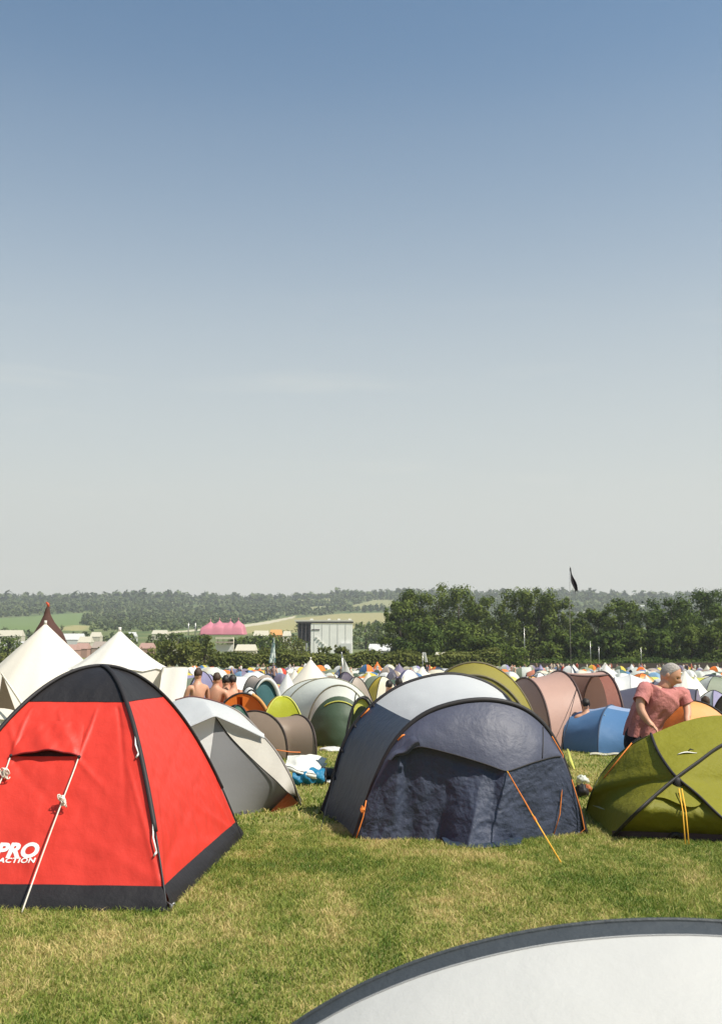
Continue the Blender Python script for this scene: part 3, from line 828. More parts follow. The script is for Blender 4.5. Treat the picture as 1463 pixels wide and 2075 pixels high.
    # twin yellow guy lines from the hub
    for dx in (-.008, .016):
        g = G(1388, 1712); a = X + nf * .12 + V((dx, 0, -.07))
        e_ = g + V((dx * 1.2, -.03, .012)); cord('guy_line', [a, a.lerp(e_, .4) + nf * .05, e_], .0055, ROPE_YELLOW, root)
    o = [left(u_, v_) for u_, v_ in (hit(left, 1280, 1506), hit(left, 1228, 1574), hit(left, 1190, 1634))]
    cord('guy_line', [p + nf * .02 + V((-.01, 0, .012)) for p in o], .0055, ROPE_ORANGE, root)
    # small emblem : a thin swoosh with a raised wing
    ef = lambda u, v: top(u, v)
    e0 = hit(top, 1372, 1530); e1 = hit(top, 1411, 1526)
    n = fnormal(top, *e0)
    pts = []
    for i in range(13):
        w = i / 12; uv = (e0[0] + (e1[0] - e0[0]) * w, e0[1] + (e1[1] - e0[1]) * w)
        pts.append(top(*uv) + n * .008 + V((0, 0, .006 * sin(w * 5))))
    b = MB(); b.tube(pts, [.004 + .009 * sin(pi * i / 12) for i in range(13)], 6, flat=.4); 
    b.build('emblem', WHITE_TAPE, root)
    mid = pts[7]; b = MB(); b.tube([mid + V((-.01, 0, .01)), mid + V((.01, 0, .028)), mid + V((.04, 0, .02))], [.004, .007, .003], 6); b.build('emblem', FB_TRIM, root)
    e0 = hit(left, 1203, 1632); e1 = hit(left, 1226, 1640); n = fnormal(left, *e0)
    b = MB(); b.tube([left(*e0) + n * .01, left((e0[0] + e1[0]) / 2, (e0[1] + e1[1]) / 2) + n * .012, left(*e1) + n * .01], [.003, .008, .003], 6); b.build('emblem', plain('pale_green_print', (.35, .38, .25)), root)
olive_tent()

# ================================================================== grey tent with white fly behind the red one
def grey_tent():
    RC = G(609, 1632); FC = G(470, 1658); 
    d = (FC - RC); FC2 = FC + d * .62; FC2.z = gz(FC2.x, FC2.y)
    pk = U(437, 1452, 9.85)                 # front peak under the fly edge
    S = Curve([RC, U(591, 1580, 10.52), U(567, 1535, 10.64), U(536, 1495, 10.70), U(480, 1440, 10.8), U(400, 1415, 10.85)])   # right outline
    root = thing('dome_tent', 'grey dome tent under a white fly, half behind the red tent', 'tent', tuple(S(1).lerp(FC, .3)[:2]) + (gz(-1.6, 9.8),))
    # front grey panel : peak, front-left base, right corner ; right border runs down a curved seam
    seam = Curve([pk, U(470, 1496, 10.02), U(520, 1546, 10.20), U(560, 1582, 10.32), U(584, 1606, 10.37), RC + V((-.04, -.02, .10))])
    bl = Curve([pk, U(425, 1530, 9.75), U(421, 1545, 9.7), U(440, 1600, 9.5), FC2 + V((.15, 0, 0))], True)
    lb = G(410, 1664); lef = Curve([pk, lb], False)
    def front(u, v):
        a = seam(u); c = lb.lerp(RC, u); p = a.lerp(c, v)
        return p + V((.3, -.6, .2)) * .012 * sin(pi * u) * sin(pi * v) * (1 - v) + V((0, -.010, 0)) * wob(p, 3)
    b = MB(); b.patch(front, 30, 30); b.build('front_panel', FB_GREY, root)
    def leftp(u, v):
        a = lef(v); c = U(300, 1480, 9.55).lerp(G(300, 1664), v); p = a.lerp(c, u); return p + V((-.3, -.5, .2)) * .04 * sin(pi * u) * sin(pi * v)
    b = MB(); b.patch(leftp, 20, 20); b.build('side_panel', fabric('clean_white_nylon', (.80, .80, .79), trans=.3, scale=6, bump=.2, var=.03), root)
    # beige mesh strip between seam and outline
    def mesh_(u, v):
        a = seam(v); c = S(.82 * (1 - v)); p = a.lerp(c, u); return p + V((.3, -.4, .3)) * (.04 * sin(pi * u) * sin(pi * v) + .012 * sin(pi * u) * sin(26 * v + 3 * u))
    b = MB(); b.patch(mesh_, 16, 60); b.build('mesh_panel', FB_BEIGE, root)
    # rust corner : groundsheet triangle
    def corner(u, v):
        A_ = G(546, 1648) + V((0, -.02, .01)); B_ = U(585, 1607, 10.33); D_ = RC + V((-.01, -.03, .02))
        return A_.lerp(D_, u).lerp(B_.lerp(D_, u * .35), v)
    b = MB(); b.patch(corner, 8, 8); b.build('groundsheet', FB_RUST, root)
    b = MB(); b.patch(lambda u, v: lef(1).lerp(RC, u) + V((0, -.012, .0 + .03 * v)), 20, 2); b.build('skirt', fabric('grey_skirt', (.10, .10, .11), trans=0), root)
    # white fly with an overhanging edge
    e = Curve([U(350, 1478, 9.65), U(372, 1478, 9.60), pk + V((.015, -.16, .02)), U(490, 1474, 10.12), U(536, 1496, 10.52)], False)
    r_ = Curve([U(330, 1432, 10.8), U(362, 1418, 10.9), U(400, 1414, 10.9), U(470, 1436, 10.82), U(536, 1494, 10.72)])
    def fly(u, v):
        a = r_(u); c = e(u); p = a.lerp(c, v); k = sin(pi * v)
        crease = max(0, 1 - abs(u - .45) * 9)
        return p + V((0, -.3, .8)) * (.05 * k * (1 - .3 * crease) + .006 * wob(p, 7) * k)
    b = MB(); b.patch(fly, 50, 20); b.build('fly', FB_WHITE, root)
    b = MB(); b.tube([e(i / 40) for i in range(41)], .010, 6); b.build('fly_hem', fabric('fly_hem', (.42, .43, .44), trans=0), root)
    b = MB(); b.tube([S(i / 60) + V((.005, -.01, .0)) for i in range(52)], .012, 6); b.build('pole_sleeve', fabric('grey_sleeve', (.20, .18, .165), trans=0), root)
    b = MB(); b.tube([r_(.12 + i / 40 * .5) + V((0, 0, .008)) for i in range(41)], .007, 6); b.build('pole', fabric('maroon_tube', (.16, .07, .065), trans=0), root)
    b = MB(); b.tube([seam(i / 30) + V((0, -.012, 0)) for i in range(31)], .005, 5); b.build('seam', FB_TRIM, root)
    b = MB(); b.tube([seam(.93) + V((0, -.02, 0)), RC + V((0, -.03, .01))], .018, 6); b.build('strap', fabric('strap_grey', (.07, .07, .07), trans=0), root)
    # back shell down to the ground
    def rear(u, v):
        a = r_(u); g = U(250, 1500, 11.4).lerp(RC + V((.02, .25, 0)), u); g.z = gz(g.x, g.y); p = a.lerp(g, v); return p + V((0, .35, .12)) * sin(pi * v) * (1 - u)
    b = MB(); b.patch(rear, 20, 12); b.build('rear_panel', FB_GREY, root)
    def rear2(u, v):
        a = S(.85 * u); g = RC.lerp(RC + V((-.5, 1.2, 0)), u); g.z = gz(g.x, g.y); return a.lerp(g, v)
    b = MB(); b.patch(rear2, 16, 8); b.build('rear_panel', FB_BEIGE, root)
grey_tent()
# ------------------------------------------------------------------ generic tents
def hoopc(L, R, top, pw=.85, n=32):
    """arched pole standing on the ground points L and R whose crown passes through the photo point top"""
    L, R = V(L), V(R); d = R - L; d.z = 0; nrm = V((d.y, -d.x, 0)).normalized()
    M = (L + R) / 2
    if isinstance(top, (tuple, list)):
        H = U(top[0], top[1], M.y).z - M.z
    else: H = top
    pts = []
    for i in range(n + 1):
        a = pi * i / n
        p = M - (R - L) / 2 * cos(a); p.z = M.z + (L.z - M.z) * max(0, cos(a)) + (R.z - M.z) * max(0, -cos(a)) + H * sin(a) ** pw
        pts.append(p)
    return Curve(pts, False)
def tunnel(name, label, hoops, mat, group=None, roof=None, roof_t=.34, door=None, rear=None, pole=FB_TRIM, pr=.016, wrk=.010, sag=.04, skip=None, door_bulge=.12, rear_bulge=.3, stripes=0):
    c = sum((h(.5) for h in hoops), V()) / len(hoops); z = gz(c.x, c.y)
    root = thing(name, label, 'tent', (c.x, c.y, z), group)
    def strip(h0, h1, t0, t1):
        def fn(u, v):
            t = t0 + (t1 - t0) * u; p = h0(t).lerp(h1(t), v); q = V((c.x, p.y * .5 + c.y * .5, z + .1)); r = (p - q).normalized()
            k = 4 * v * (1 - v)
            return p - r * (sag * k) + r * k * (wrk * wob(p, 5) + wrk * .5 * wob(p, 13) + wrk * stripes * sin(40 * t))
        return fn
    for i in range(len(hoops) - 1):
        h0, h1 = hoops[i], hoops[i + 1]
        segs = [(0, 1, mat, 'flysheet')] if roof is None else [(0, roof_t, mat, 'side_panel'), (roof_t, 1 - roof_t, roof, 'roof_panel'), (1 - roof_t, 1, mat, 'side_panel')]
        if skip and skip[0] == i: segs = [(0, skip[1], mat, 'flysheet')]
        for t0, t1, m_, nm in segs:
            b = MB(); b.patch(strip(h0, h1, t0, t1), 28, 12); b.build(nm, m_, root)
    for h, m_, nm, s in ((hoops[-1], door, 'door', door_bulge), (hoops[0], rear, 'rear_panel', rear_bulge)):
        if m_ is None: continue
        o = hoops[-2] if h is hoops[-1] else hoops[1]
        dirv = h(.5) - o(.5); dirv.z = 0; dirv.normalize()
        def cap_(u, v):
            a = h(u); g = h(0).lerp(h(1), u); p = a.lerp(g, v) + dirv * (s * v ** .7 * sin(pi * u) + s * .3 * sin(pi * v) * sin(pi * u)); p.z = max(p.z, gz(p.x, p.y))
            return p + dirv * (.012 * mn.noise(V((u * 8, v * 6, c.x))) + .008 * mn.noise(V((u * 20, v * 16, c.x)))) * sin(pi * u)
        b = MB(); b.patch(cap_, 30, 16); b.build(nm, m_, root)
    for h in hoops:
        b = MB(); b.tube([p + V((0, 0, .004)) for p in h.seg(0, 1, 44)], pr, 6); b.build('hoop_sleeve', pole, root)
    return root, c

def dome(name, label, loc, yaw, hx, hy, H, mat, group=None, door=None, cap=None, pole=FB_TRIM, flat=2.0, capt=.35, fly=None, cat='tent', pr=.012):
    root = thing(name, label, cat, loc, group, yaw); root['_local'] = 1
    C = [V((-hx, -hy, 0)), V((hx, -hy, 0)), V((hx, hy, 0)), V((-hx, hy, 0))]
    pole_ = lambda c, s: V((c.x * s, c.y * s, H * (1 - s ** flat)))
    sd = random.random() * 50
    def panel(a, b):
        n = ((a + b) / 2).normalized()
        def fn(u, v):
            s = 1 - v; p = pole_(a, s).lerp(pole_(b, s), u); e = 4 * u * (1 - u)
            return p - n * .04 * e * 4 * v * (1 - v) * s + (n + V((0, 0, .5))) * e * (.012 * wob(p, 3, sd) + .006 * wob(p, 9, sd))
        return fn
    body = MB(); cp = MB(); dr = MB()
    for i in range(4):
        fn = panel(C[i], C[(i + 1) % 4]); t = 1 - capt if cap else 1
        (dr if (i == 0 and door) else body).patch(fn, 14, 14, 0, 0, 1, 0, t)
        if cap: cp.patch(fn, 14, 8, 0, 0, 1, t, 1)
    body.build('flysheet', mat, root)
    if cap: cp.build('top_panel', cap, root)
    if door: dr.build('door', door, root)
    for a, b in ((C[0], C[2]), (C[1], C[3])):
        m_ = MB(); m_.tube([pole_(a, 1 - i / 14) + V((0, 0, .006)) for i in range(15)] + [pole_(b, i / 14) + V((0, 0, .006)) for i in range(1, 15)], pr, 6); m_.build('pole', pole, root)
    return root

def bell(name, label, loc, R, H, wall, mat, n=14, conc=1.15, group=None, rot=0, wall_out=.0, ropes=6, door=None):
    root = thing(name, label, 'tent', loc, group, rot); root['_local'] = 1
    roof = MB()
    def rf(u, v):
        a = 2 * pi * u; k = abs(((u * n) % 1) - .5) * 2          # 1 on a seam, 0 between
        r = R * (1 - v); z = wall + (H - wall) * v ** conc
        r *= 1 - .035 * (1 - k) * (1 - v) * 2 * .5
        return V((r * cos(a), r * sin(a), z - .05 * (1 - k) * (1 - v) * (1 - v)))
    roof.patch(rf, n * 6, 24); roof.build('roof', mat, root)
    wl = MB()
    def wf(u, v):
        p = rf(u, 0); a = 2 * pi * u; q = V((cos(a), sin(a), 0)); z = p.z * (1 - v)
        return V((p.x, p.y, 0)) + V((0, 0, z)) - q * (.03 - wall_out * v) + q * .02 * sin(n * 5 * 2 * pi * u) * v
    wl.patch(wf, n * 6, 5); wl.build('wall', mat, root)
    b = MB(); b.tube([V((0, 0, H - .03)), V((0, 0, H + .06))], .03, 8); b.build('pole_tip', CANVAS, root)
    for i in range(ropes):
        a = 2 * pi * (i + .5) / ropes; p = V((R * cos(a), R * sin(a), wall)); q = V(((R + 1.0) * cos(a), (R + 1.0) * sin(a), 0))
        b = MB(); b.tube([p, q], .006, 5); b.build('guy_rope', ROPE_WHITE, root)
    return root

# ================================================================== bell tents at the left
ZL = lambda px, Y: on_ground(px, Y)
def px_h(py, Y, g): return U(CX, py, Y).z - g.z
Yb = 22.0; g = ZL(92, Yb)
r1 = bell('bell_tent', 'cream canvas bell tent with an open door flap at its left edge', g, 1.95, px_h(1263, Yb, g), .55, CANVAS_C, 12, .98, 'canvas bell tents', .3)
# door opening in the near left side of the cream bell tent
def lw(p): return p - g
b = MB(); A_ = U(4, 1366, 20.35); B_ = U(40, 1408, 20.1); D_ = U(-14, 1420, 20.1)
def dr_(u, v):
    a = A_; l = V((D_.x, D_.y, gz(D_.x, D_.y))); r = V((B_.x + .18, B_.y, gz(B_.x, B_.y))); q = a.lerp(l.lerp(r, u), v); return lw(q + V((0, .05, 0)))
b.patch(dr_, 6, 8); o = b.build('doorway', fabric('doorway_shade', (.10, .075, .045), trans=0), None); o.parent = r1; o.matrix_parent_inverse = Matrix.Rotation(-.3, 4, 'Z')  # sheet over the opening; the shade inside the tent is its colour
for x0, x1, wd in ((4, 40, .10), (3, -8, .08)):
    b = MB()
    def fl(u, v, x0=x0, x1=x1, wd=wd):
        a = U(x0, 1362, 20.3); e = U(x1, 1415, 20.0); e = a + (e - a) * 2.4
        p = a.lerp(e, v) + V((wd * (u - .5) * (.4 + v), .02 * sin(6 * u + 3 * v) - .06, 0)); p.z = max(p.z, gz(p.x, p.y)); return lw(p)
    b.patch(fl, 6, 10); o = b.build('door_flap', CANVAS_C, None); o.parent = r1; o.matrix_parent_inverse = Matrix.Rotation(-.3, 4, 'Z')
Yb = 20.0; g = ZL(243, Yb)
r2 = bell('bell_tent', 'white canvas bell tent with a flat porch at its right side, behind the red tent', g, .98, px_h(1277, Yb, g), px_h(1353, Yb, g), CANVAS, 10, 1.28, 'canvas bell tents', .1, .06, 0)
# porch : an awning wing out to the right
def porch_top(u, v):
    x = (330 + 52 * u); p = U(x, 1352 - 1.5 * sin(pi * u), 19.2 + 1.6 * v); p.z -= .03 * sin(pi * v) * sin(pi * u); return p - g
b = MB(); b.patch(porch_top, 10, 8)
def porch_front(u, v):
    p = U(330 + 52 * u, 1352, 19.2); q = V((p.x + .03 * u, p.y - .9, gz(p.x, p.y))); return p.lerp(q, v) + V((0, .015 * sin(7 * u + 2 * v), 0)) - g
b.patch(porch_front, 12, 10)
def porch_side(u, v):
    p = U(382, 1352, 19.2).lerp(U(382, 1352, 20.8), u); p.z = U(382, 1352, 19.2).z; q = V((p.x + .04, p.y, gz(p.x, p.y))); return p.lerp(q, v) - g
b.patch(porch_side, 6, 8)
def eave(u, v):
    p = U(381, 1353, 19.2).lerp(U(393, 1369, 19.1), v) + V((0, .5 * u, 0)); return p - g
b.patch(eave, 4, 4)
o = b.build('porch', CANVAS, None); o.parent = r2; o.matrix_parent_inverse = Matrix.Rotation(-.1, 4, 'Z')
# brown conical tent with a red tip behind the cream one
Yb = 26.0; g = ZL(97, Yb)
root = thing('conical_tent', 'dark brown conical tent with a red tip, standing behind the cream bell tent', 'tent', g)
root['_local'] = 1
Hc = px_h(1226, Yb, g); pf = [(0.0, Hc), (.04, Hc - .05), (.085, Hc - .25), (.18, Hc - .45), (.36, Hc - .72), (.52, Hc - 1.15), (.75, Hc - 1.7), (1.0, 0)]
def conf(u, v):
    x = v * (len(pf) - 1); i = min(int(x), len(pf) - 2); w = x - i; r = pf[i][0] * (1 - w) + pf[i + 1][0] * w; z = pf[i][1] * (1 - w) + pf[i + 1][1] * w
    a = 2 * pi * u; return V((r * cos(a) * (1 + .08 * sin(5 * a)) + .05 * (z / Hc) ** 4 * sin(z * 4), r * sin(a), z))
b = MB(); b.patch(conf, 40, 30); b.build('canvas', fabric('brown_canvas', (.075, .035, .026), trans=.05, scale=6, bump=.5, rough=.85, var=.2), root)
b = MB(); b.tube([V((0, 0, Hc - .05)), V((-.02, 0, Hc + .03)), V((-.07, 0, Hc + .07))], [.032, .038, .02], 8); b.build('tip', fabric('red_tip', (.55, .09, .04), trans=.1), root)

# ================================================================== tents in the middle of the field
MT = {}
def cm(nm, c, tr=.22, **k):
    if nm not in MT: MT[nm] = fabric('nylon_' + nm, c, trans=tr, scale=k.get('scale', 5), bump=k.get('bump', .3), var=.07, rough=.55)
    return MT[nm]
C_TAUPE = cm('taupe', (.235, .175, .13), .1, bump=.1); C_PINK = cm('dusty_pink', (.46, .29, .235)); C_BLUE = cm('blue', (.085, .19, .36)); C_ORANGE = cm('orange', (.80, .20, .03))
C_LIME = cm('lime', (.62, .61, .13)); C_GREEND = cm('dark_green', (.05, .08, .048), .1); C_GREENG = cm('grey_green', (.20, .235, .165)); C_CREAM = cm('cream', (.62, .58, .46)); C_LAV = cm('lavender', (.27, .25, .40))
C_WHITE = cm('bright_white', (.68, .68, .66)); C_PALE = cm('pale_grey_green', (.60, .62, .56)); C_OLIVE = cm('olive_yellow', (.28, .24, .045), stripes=1); C_CHAR = cm('charcoal', (.075, .072, .10), .06)
C_BEIGE = cm('beige', (.40, .335, .28)); C_TEAL = cm('teal', (.04, .12, .13)); C_YEL = cm('yellow', (.66, .50, .07)); C_NAVYF = cm('dark_navy', (.02, .035, .065)); C_RED = cm('tomato_red', (.55, .06, .03)); C_SALMON = cm('salmon', (.62, .24, .15)); C_SKY = cm('sky_blue', (.20, .34, .50)); C_PURP = cm('purple_grey', (.20, .17, .24))
C_PALEOR = cm('pale_orange', (.72, .36, .12))

# olive tunnel behind the navy tent
h1 = hoopc(ZL(826, 13.3), ZL(1096, 13.1), (960, 1343)); h2 = hoopc(ZL(826, 12.3), ZL(1090, 12.1), (950, 1369)); h0 = hoopc(ZL(850, 14.6), ZL(1060, 14.5), (955, 1365))
tunnel('tunnel_tent', 'olive yellow tunnel tent rising behind the navy tent', [h0, h1, h2], C_OLIVE, door=C_OLIVE, rear=C_OLIVE, pole=fabric('khaki_sleeve', (.13, .11, .06), trans=0), stripes=.6)
# pink tunnel with an open side porch
hA = hoopc(ZL(1015, 20.6), ZL(1112, 18.2), (1046, 1374)); hB = hoopc(ZL(1085, 21.0), ZL(1182, 18.6), (1110, 1360), .75); hC = hoopc(ZL(1175, 21.3), ZL(1262, 18.9), (1194, 1361), .75)
root, c = tunnel('tunnel_tent', 'dusty pink tunnel tent with an open side porch', [hA, hB, hC], C_PINK, rear=C_PINK, skip=(1, .60), pole=fabric('brown_sleeve', (.07, .04, .035), trans=0), pr=.022)
b = MB(); b.patch(lambda u, v: hB(u).lerp(hB(0).lerp(hB(1), u), v) + V((.03, 0, 0)), 24, 10); b.build('inner_wall', C_PINK, root)
b = MB(); b.patch(lambda u, v: hC(.66 * u).lerp(hC(0).lerp(hC(1), .66 * u), v) + V((-.02, 0, 0)), 24, 10); b.build('end_wall', C_PINK, root)
b = MB(); b.patch(lambda u, v: (hB(0).lerp(hC(0), u)).lerp(hB(1).lerp(hC(1), u), v * .9) + V((0, 0, .02)), 6, 6); b.build('groundsheet', C_TAUPE, root)
b = MB(); b.tube([hB(.60).lerp(hC(.60), i / 16) - V((0, .01, .03 * sin(pi * i / 16))) for i in range(17)], .02, 6); b.build('eave_hem', fabric('brown_sleeve', (.07, .04, .035)), root)
b = MB(); b.patch(lambda u, v: hC(.60 + .40 * v).lerp(hC(.60 + .40 * v) + V((-.22 - .1 * v, .05, 0)), u), 6, 12); b.build('door_flap', fabric('brick_pink', (.26, .10, .07), trans=.1), root)
cord('guy_line', [hB(.72), ZL(1128, 17.4)], .006, FB_POLE, root)
# blue tunnel
g1 = G(1141, 1520)
hA = hoopc(ZL(1176, g1.y + 1.5), g1, (1176, 1436)); hB = hoopc(ZL(1256, g1.y + 1.55), G(1211, 1529), (1256, 1429)); hC = hoopc(ZL(1345, g1.y + 1.5), G(1300, 1531), (1340, 1437))
root, c = tunnel('tunnel_tent', 'low blue tunnel tent behind the person in the pink shirt', [hA, hB, hC], C_BLUE, rear=C_BLUE, door=C_BLUE, roof=cm('sunlit_blue', (.30, .39, .56)), roof_t=.38, pole=fabric('navy_sleeve', (.03, .05, .09), trans=0), rear_bulge=.25, pr=.014)  # sunlit crown of the blue cloth is put into the roof colour
cord('guy_line', [hB(.74) + V((.02, -.05, 0)), G(1263, 1512) + V((0, -.3, 0))], .006, cm('pale_cord', (.5, .6, .55)), root)
# charcoal ridge
hs_ = [hoopc(ZL(1235, 26.5), ZL(1222, 24.6), (1240, 1403)), hoopc(ZL(1330, 26.5), ZL(1315, 24.3), (1325, 1380)), hoopc(ZL(1412, 26.0), ZL(1402, 24.2), (1403, 1397))]
tunnel('tunnel_tent', 'long charcoal tent spread out behind the person in the pink shirt', hs_, C_CHAR, door=C_PURP, rear=C_CHAR, pole=FB_TRIM)
# orange dome right of the person
g = ZL(1394, 12.6); dome('dome_tent', 'bright orange dome tent behind the olive geodesic tent', g, .35, .62, .62, px_h(1421, 12.6, g), C_ORANGE, door=C_PALEOR, flat=2.2)
# taupe pop-up with an orange cord
gA = G(560, 1540); gB = G(632, 1536)
hA = hoopc(ZL(455, gA.y + .6), ZL(585, gA.y + .05), (512, 1441), .7); hB = hoopc(ZL(572, gA.y + 1.3), G(641, 1541), (608, 1449), .6)
root, c = tunnel('popup_tent', 'taupe pop-up tent with an orange cord along its foot', [hA, hB], C_TAUPE, rear=C_TAUPE, pole=fabric('dark_brown_sleeve', (.05, .035, .03), trans=0), sag=.07, rear_bulge=.4, door=C_TAUPE, door_bulge=.02)
cord('guy_cord', [U(556, 1519, gA.y - .12), U(590, 1524, gA.y - .05), U(625, 1525, gA.y + .05), U(640, 1519, gA.y + .1)], .008, cm('orange_rope', (.75, .22, .06), 0), root)
# pale grey-green big tent with dark green porch
gf = G(690, 1512); yb = gf.y
hA = hoopc(ZL(548, yb + 3.2), ZL(745, yb + 3.4), (650, 1376)); hB = hoopc(ZL(566, yb + 1.6), ZL(765, yb + 1.7), (660, 1374)); hC = hoopc(ZL(622, yb + .1), ZL(752, yb), (690, 1389), .8)
root, c = tunnel('tunnel_tent', 'large pale grey tent with a dark green front and white roof arches', [hA, hB, hC], C_PALE, rear=C_PALE, pole=fabric('olive_sleeve', (.18, .17, .12), trans=0), sag=.08)
def gfront(u, v):
    a = hC(u); q = G(618 + 136 * u, 1510 + 4 * sin(pi * u)); p = a.lerp(q, v); k = sin(pi * u)
    return p + V((0, -.25 * k * sin(pi * v * .8), 0)) + V((0, -1, 0)) * .025 * mn.noise(V((u * 6, v * 5, 3)))
for (u0, u1, v0, v1, mt, nm) in ((0, .63, .17, 1, C_GREEND, 'door'), (.63, 1, .17, .62, C_GREENG, 'side_panel'), (.63, 1, .62, 1, C_BEIGE, 'side_panel'), (0, 1, 0, .17, C_PALE, 'visor')):
    b = MB(); b.patch(gfront, 20, 20, 0, u0, u1, v0, v1); b.build(nm, mt, root)
b = MB(); b.tube([gfront(.63, i / 16) + V((0, -.015, 0)) for i in range(17)], .010, 5); b.build('zip', FB_TRIM, root)
for u0, u1, v in ((.38, .62, .25), (.64, .98, .63)):
    b = MB(); b.tube([gfront(u0 + (u1 - u0) * i / 8, v) + V((0, -.02, 0)) for i in range(9)], .012, 5); b.build('piping', C_LIME, root)
b = MB(); b.patch(lambda u, v: gfront(.02 + .16 * v, .35 + .15 * u) + V((0, -.01, 0)), 6, 8); b.build('window', C_TEAL, root)
# lime, orange, dark green, beige ones
g = ZL(574, 17.5); h_ = px_h(1412, 17.5, g); dome('dome_tent', 'lime yellow dome tent between the taupe and the orange tents', g, .12, .47, .4, h_, C_LIME, door=cm('deep_lime', (.40, .42, .02)), pole=C_LIME, flat=2.6)
g = ZL(492, 18.0); h_ = px_h(1405, 18.0, g)
hA = hoopc(ZL(432, 18.6), ZL(545, 18.9), (490, 1409)); hB = hoopc(ZL(430, 17.2), ZL(556, 17.4), (492, 1405))
root, c = tunnel('tunnel_tent', 'orange tent with black edges in front of the shirtless group', [hA, hB], C_ORANGE, rear=C_ORANGE, roof=None)
b = MB(); b.patch(lambda u, v: hB(.10 + .36 * u).lerp(hB(0).lerp(hB(1), .25 + .2 * u), v) + V((0, .12 * v, 0)), 12, 8); b.build('door', C_ORANGE, root)
b = MB(); b.patch(lambda u, v: hB(.50 + .30 * u).lerp(hB(0).lerp(hB(1), .5 + .2 * u), v) + V((0, .12 * v, 0)), 12, 8); b.build('door', C_ORANGE, root)
b = MB(); b.patch(lambda u, v: hB(.80 + .20 * u).lerp(hB(0).lerp(hB(1), .75 + .2 * u), v) + V((0, .10 * v, 0)), 12, 8); b.build('mesh_panel', fabric('brown_mesh', (.11, .07, .055), trans=.1), root)
b = MB(); b.tube([p + V((.02, -.04, .02)) for p in hB.seg(.56, .98, 30)], .028, 6); b.build('edge_band', C_PALEOR, root)
g = ZL(482, 13.6); dome('dome_tent', 'small dark green dome tent peeping over the white fly', g, .5, .26, .26, px_h(1430, 13.6, g), cm('bottle_green', (.012, .075, .045), .1), flat=2.4)
hA = hoopc(ZL(488, 26.5), ZL(540, 27.2), (510, 1370), .8); hB = hoopc(ZL(506, 25.0), ZL(568, 25.4), (534, 1376), .8)
root, c = tunnel('dome_tent', 'beige and white dome tent with a dark blue doorway', [hA, hB], C_BEIGE, rear=C_BEIGE, door=C_TEAL)
b = MB(); b.tube([p + V((.06, -.05, .0)) for p in hB.seg(.35, .97, 24)], [.012 + .045 * sin(pi * i / 24) for i in range(25)], 6); b.build('visor', C_WHITE, root)
hA = hoopc(ZL(484, 23.2), ZL(530, 23.4), (508, 1392), .8); hB = hoopc(ZL(490, 22.0), ZL(532, 22.1), (511, 1398), .8)
tunnel('popup_tent', 'small white pop-up tent beside the beige dome', [hA, hB], C_WHITE, rear=C_WHITE, door=C_WHITE, pole=FB_TRIM)
g = ZL(412, 30); dome('dome_tent', 'lavender dome tent behind the shirtless group', g, .2, .62, .62, px_h(1361, 30, g), C_LAV, door=C_LAV)
# pale pop-up showing a lime lining, behind the navy tent
hA = hoopc(ZL(704, 13.6), ZL(770, 13.9), (740, 1412), .8); hB = hoopc(ZL(698, 12.8), ZL(768, 13.0), (736, 1414), .8)
root, c = tunnel('popup_tent', 'grey pop-up tent with a lime lining beside the navy tent', [hA, hB], C_GREENG, rear=C_GREENG)
b = MB(); b.patch(lambda u, v: hB(.42 + .2 * u).lerp(hB(.5), .1) + V((0, .03, -.10 * v)), 8, 5); b.build('lining', C_LIME, root)
# white pyramids
def pyramid(px, pyt, Y, R, wall, mat, label, n=6, name='tipi_tent', group=None):
    g = ZL(px, Y); return bell(name, label, g, R, px_h(pyt, Y, g), wall, mat, n, 1.12, group, .4, .05, 0)
pyramid(630, 1335, 36, 1.15, .55, CANVAS_C, 'cream tipi standing above the pale grey tent', group='white tipis')
pyramid(598, 1356, 37, .75, .4, CANVAS_C, 'low cream tipi left of the taller cream tipi', group='white tipis')
pyramid(583, 1362, 33, .62, .3, C_WHITE, 'small bright white tipi above the lime tent', group='white tipis')
pyramid(1225, 1347, 52, 1.15, .5, CANVAS, 'white tipi above the pink tunnel tent, before the dark trees', group='white tipis')
pyramid(1404, 1370, 38, .68, .4, CANVAS, 'little white tipi right of the person in the pink shirt', group='white tipis')
hs_ = [hoopc(ZL(1238, 47), ZL(1245, 44), (1243, 1372)), hoopc(ZL(1272, 47), ZL(1275, 44), (1272, 1366)), hoopc(ZL(1310, 47), ZL(1316, 44), (1312, 1378))]
tunnel('tunnel_tent', 'wide white tent beside the tipi under the dark trees', hs_, C_WHITE, door=C_WHITE, rear=C_WHITE, pole=C_WHITE, pr=.012)
g = ZL(1296, 56); dome('dome_tent', 'orange topped dome tent behind the wide white tent', g, .3, .9, .9, px_h(1365, 56, g), C_PALEOR, cap=C_ORANGE)
g = ZL(1440, 30); dome('dome_tent', 'white dome tent right of the charcoal tent', g, .4, .62, .6, px_h(1399, 30, g), C_WHITE, door=C_LAV, flat=1.6)
g = ZL(1443, 44); dome('dome_tent', 'pale green dome tent at the far right behind the little tipi', g, .2, 1.1, .9, px_h(1371, 44, g), C_PALE, door=C_GREENG)
g = ZL(1466, 20); dome('dome_tent', 'brown and lime dome tent at the right edge beyond the orange dome', g, .2, .28, .4, px_h(1408, 20, g), fabric('dark_brown_nylon', (.10, .07, .04)), door=C_LIME)
g = ZL(828, 44); dome('dome_tent', 'lavender dome tent above the left shoulder of the navy tent', g, .15, .8, .7, px_h(1357, 44, g), C_LAV, door=C_WHITE, pole=C_LAV)
g = ZL(775, 33); dome('dome_tent', 'faded yellow dome tent beyond the pale grey tent', g, .5, .6, .5, px_h(1371, 33, g), C_YEL, door=C_CREAM)
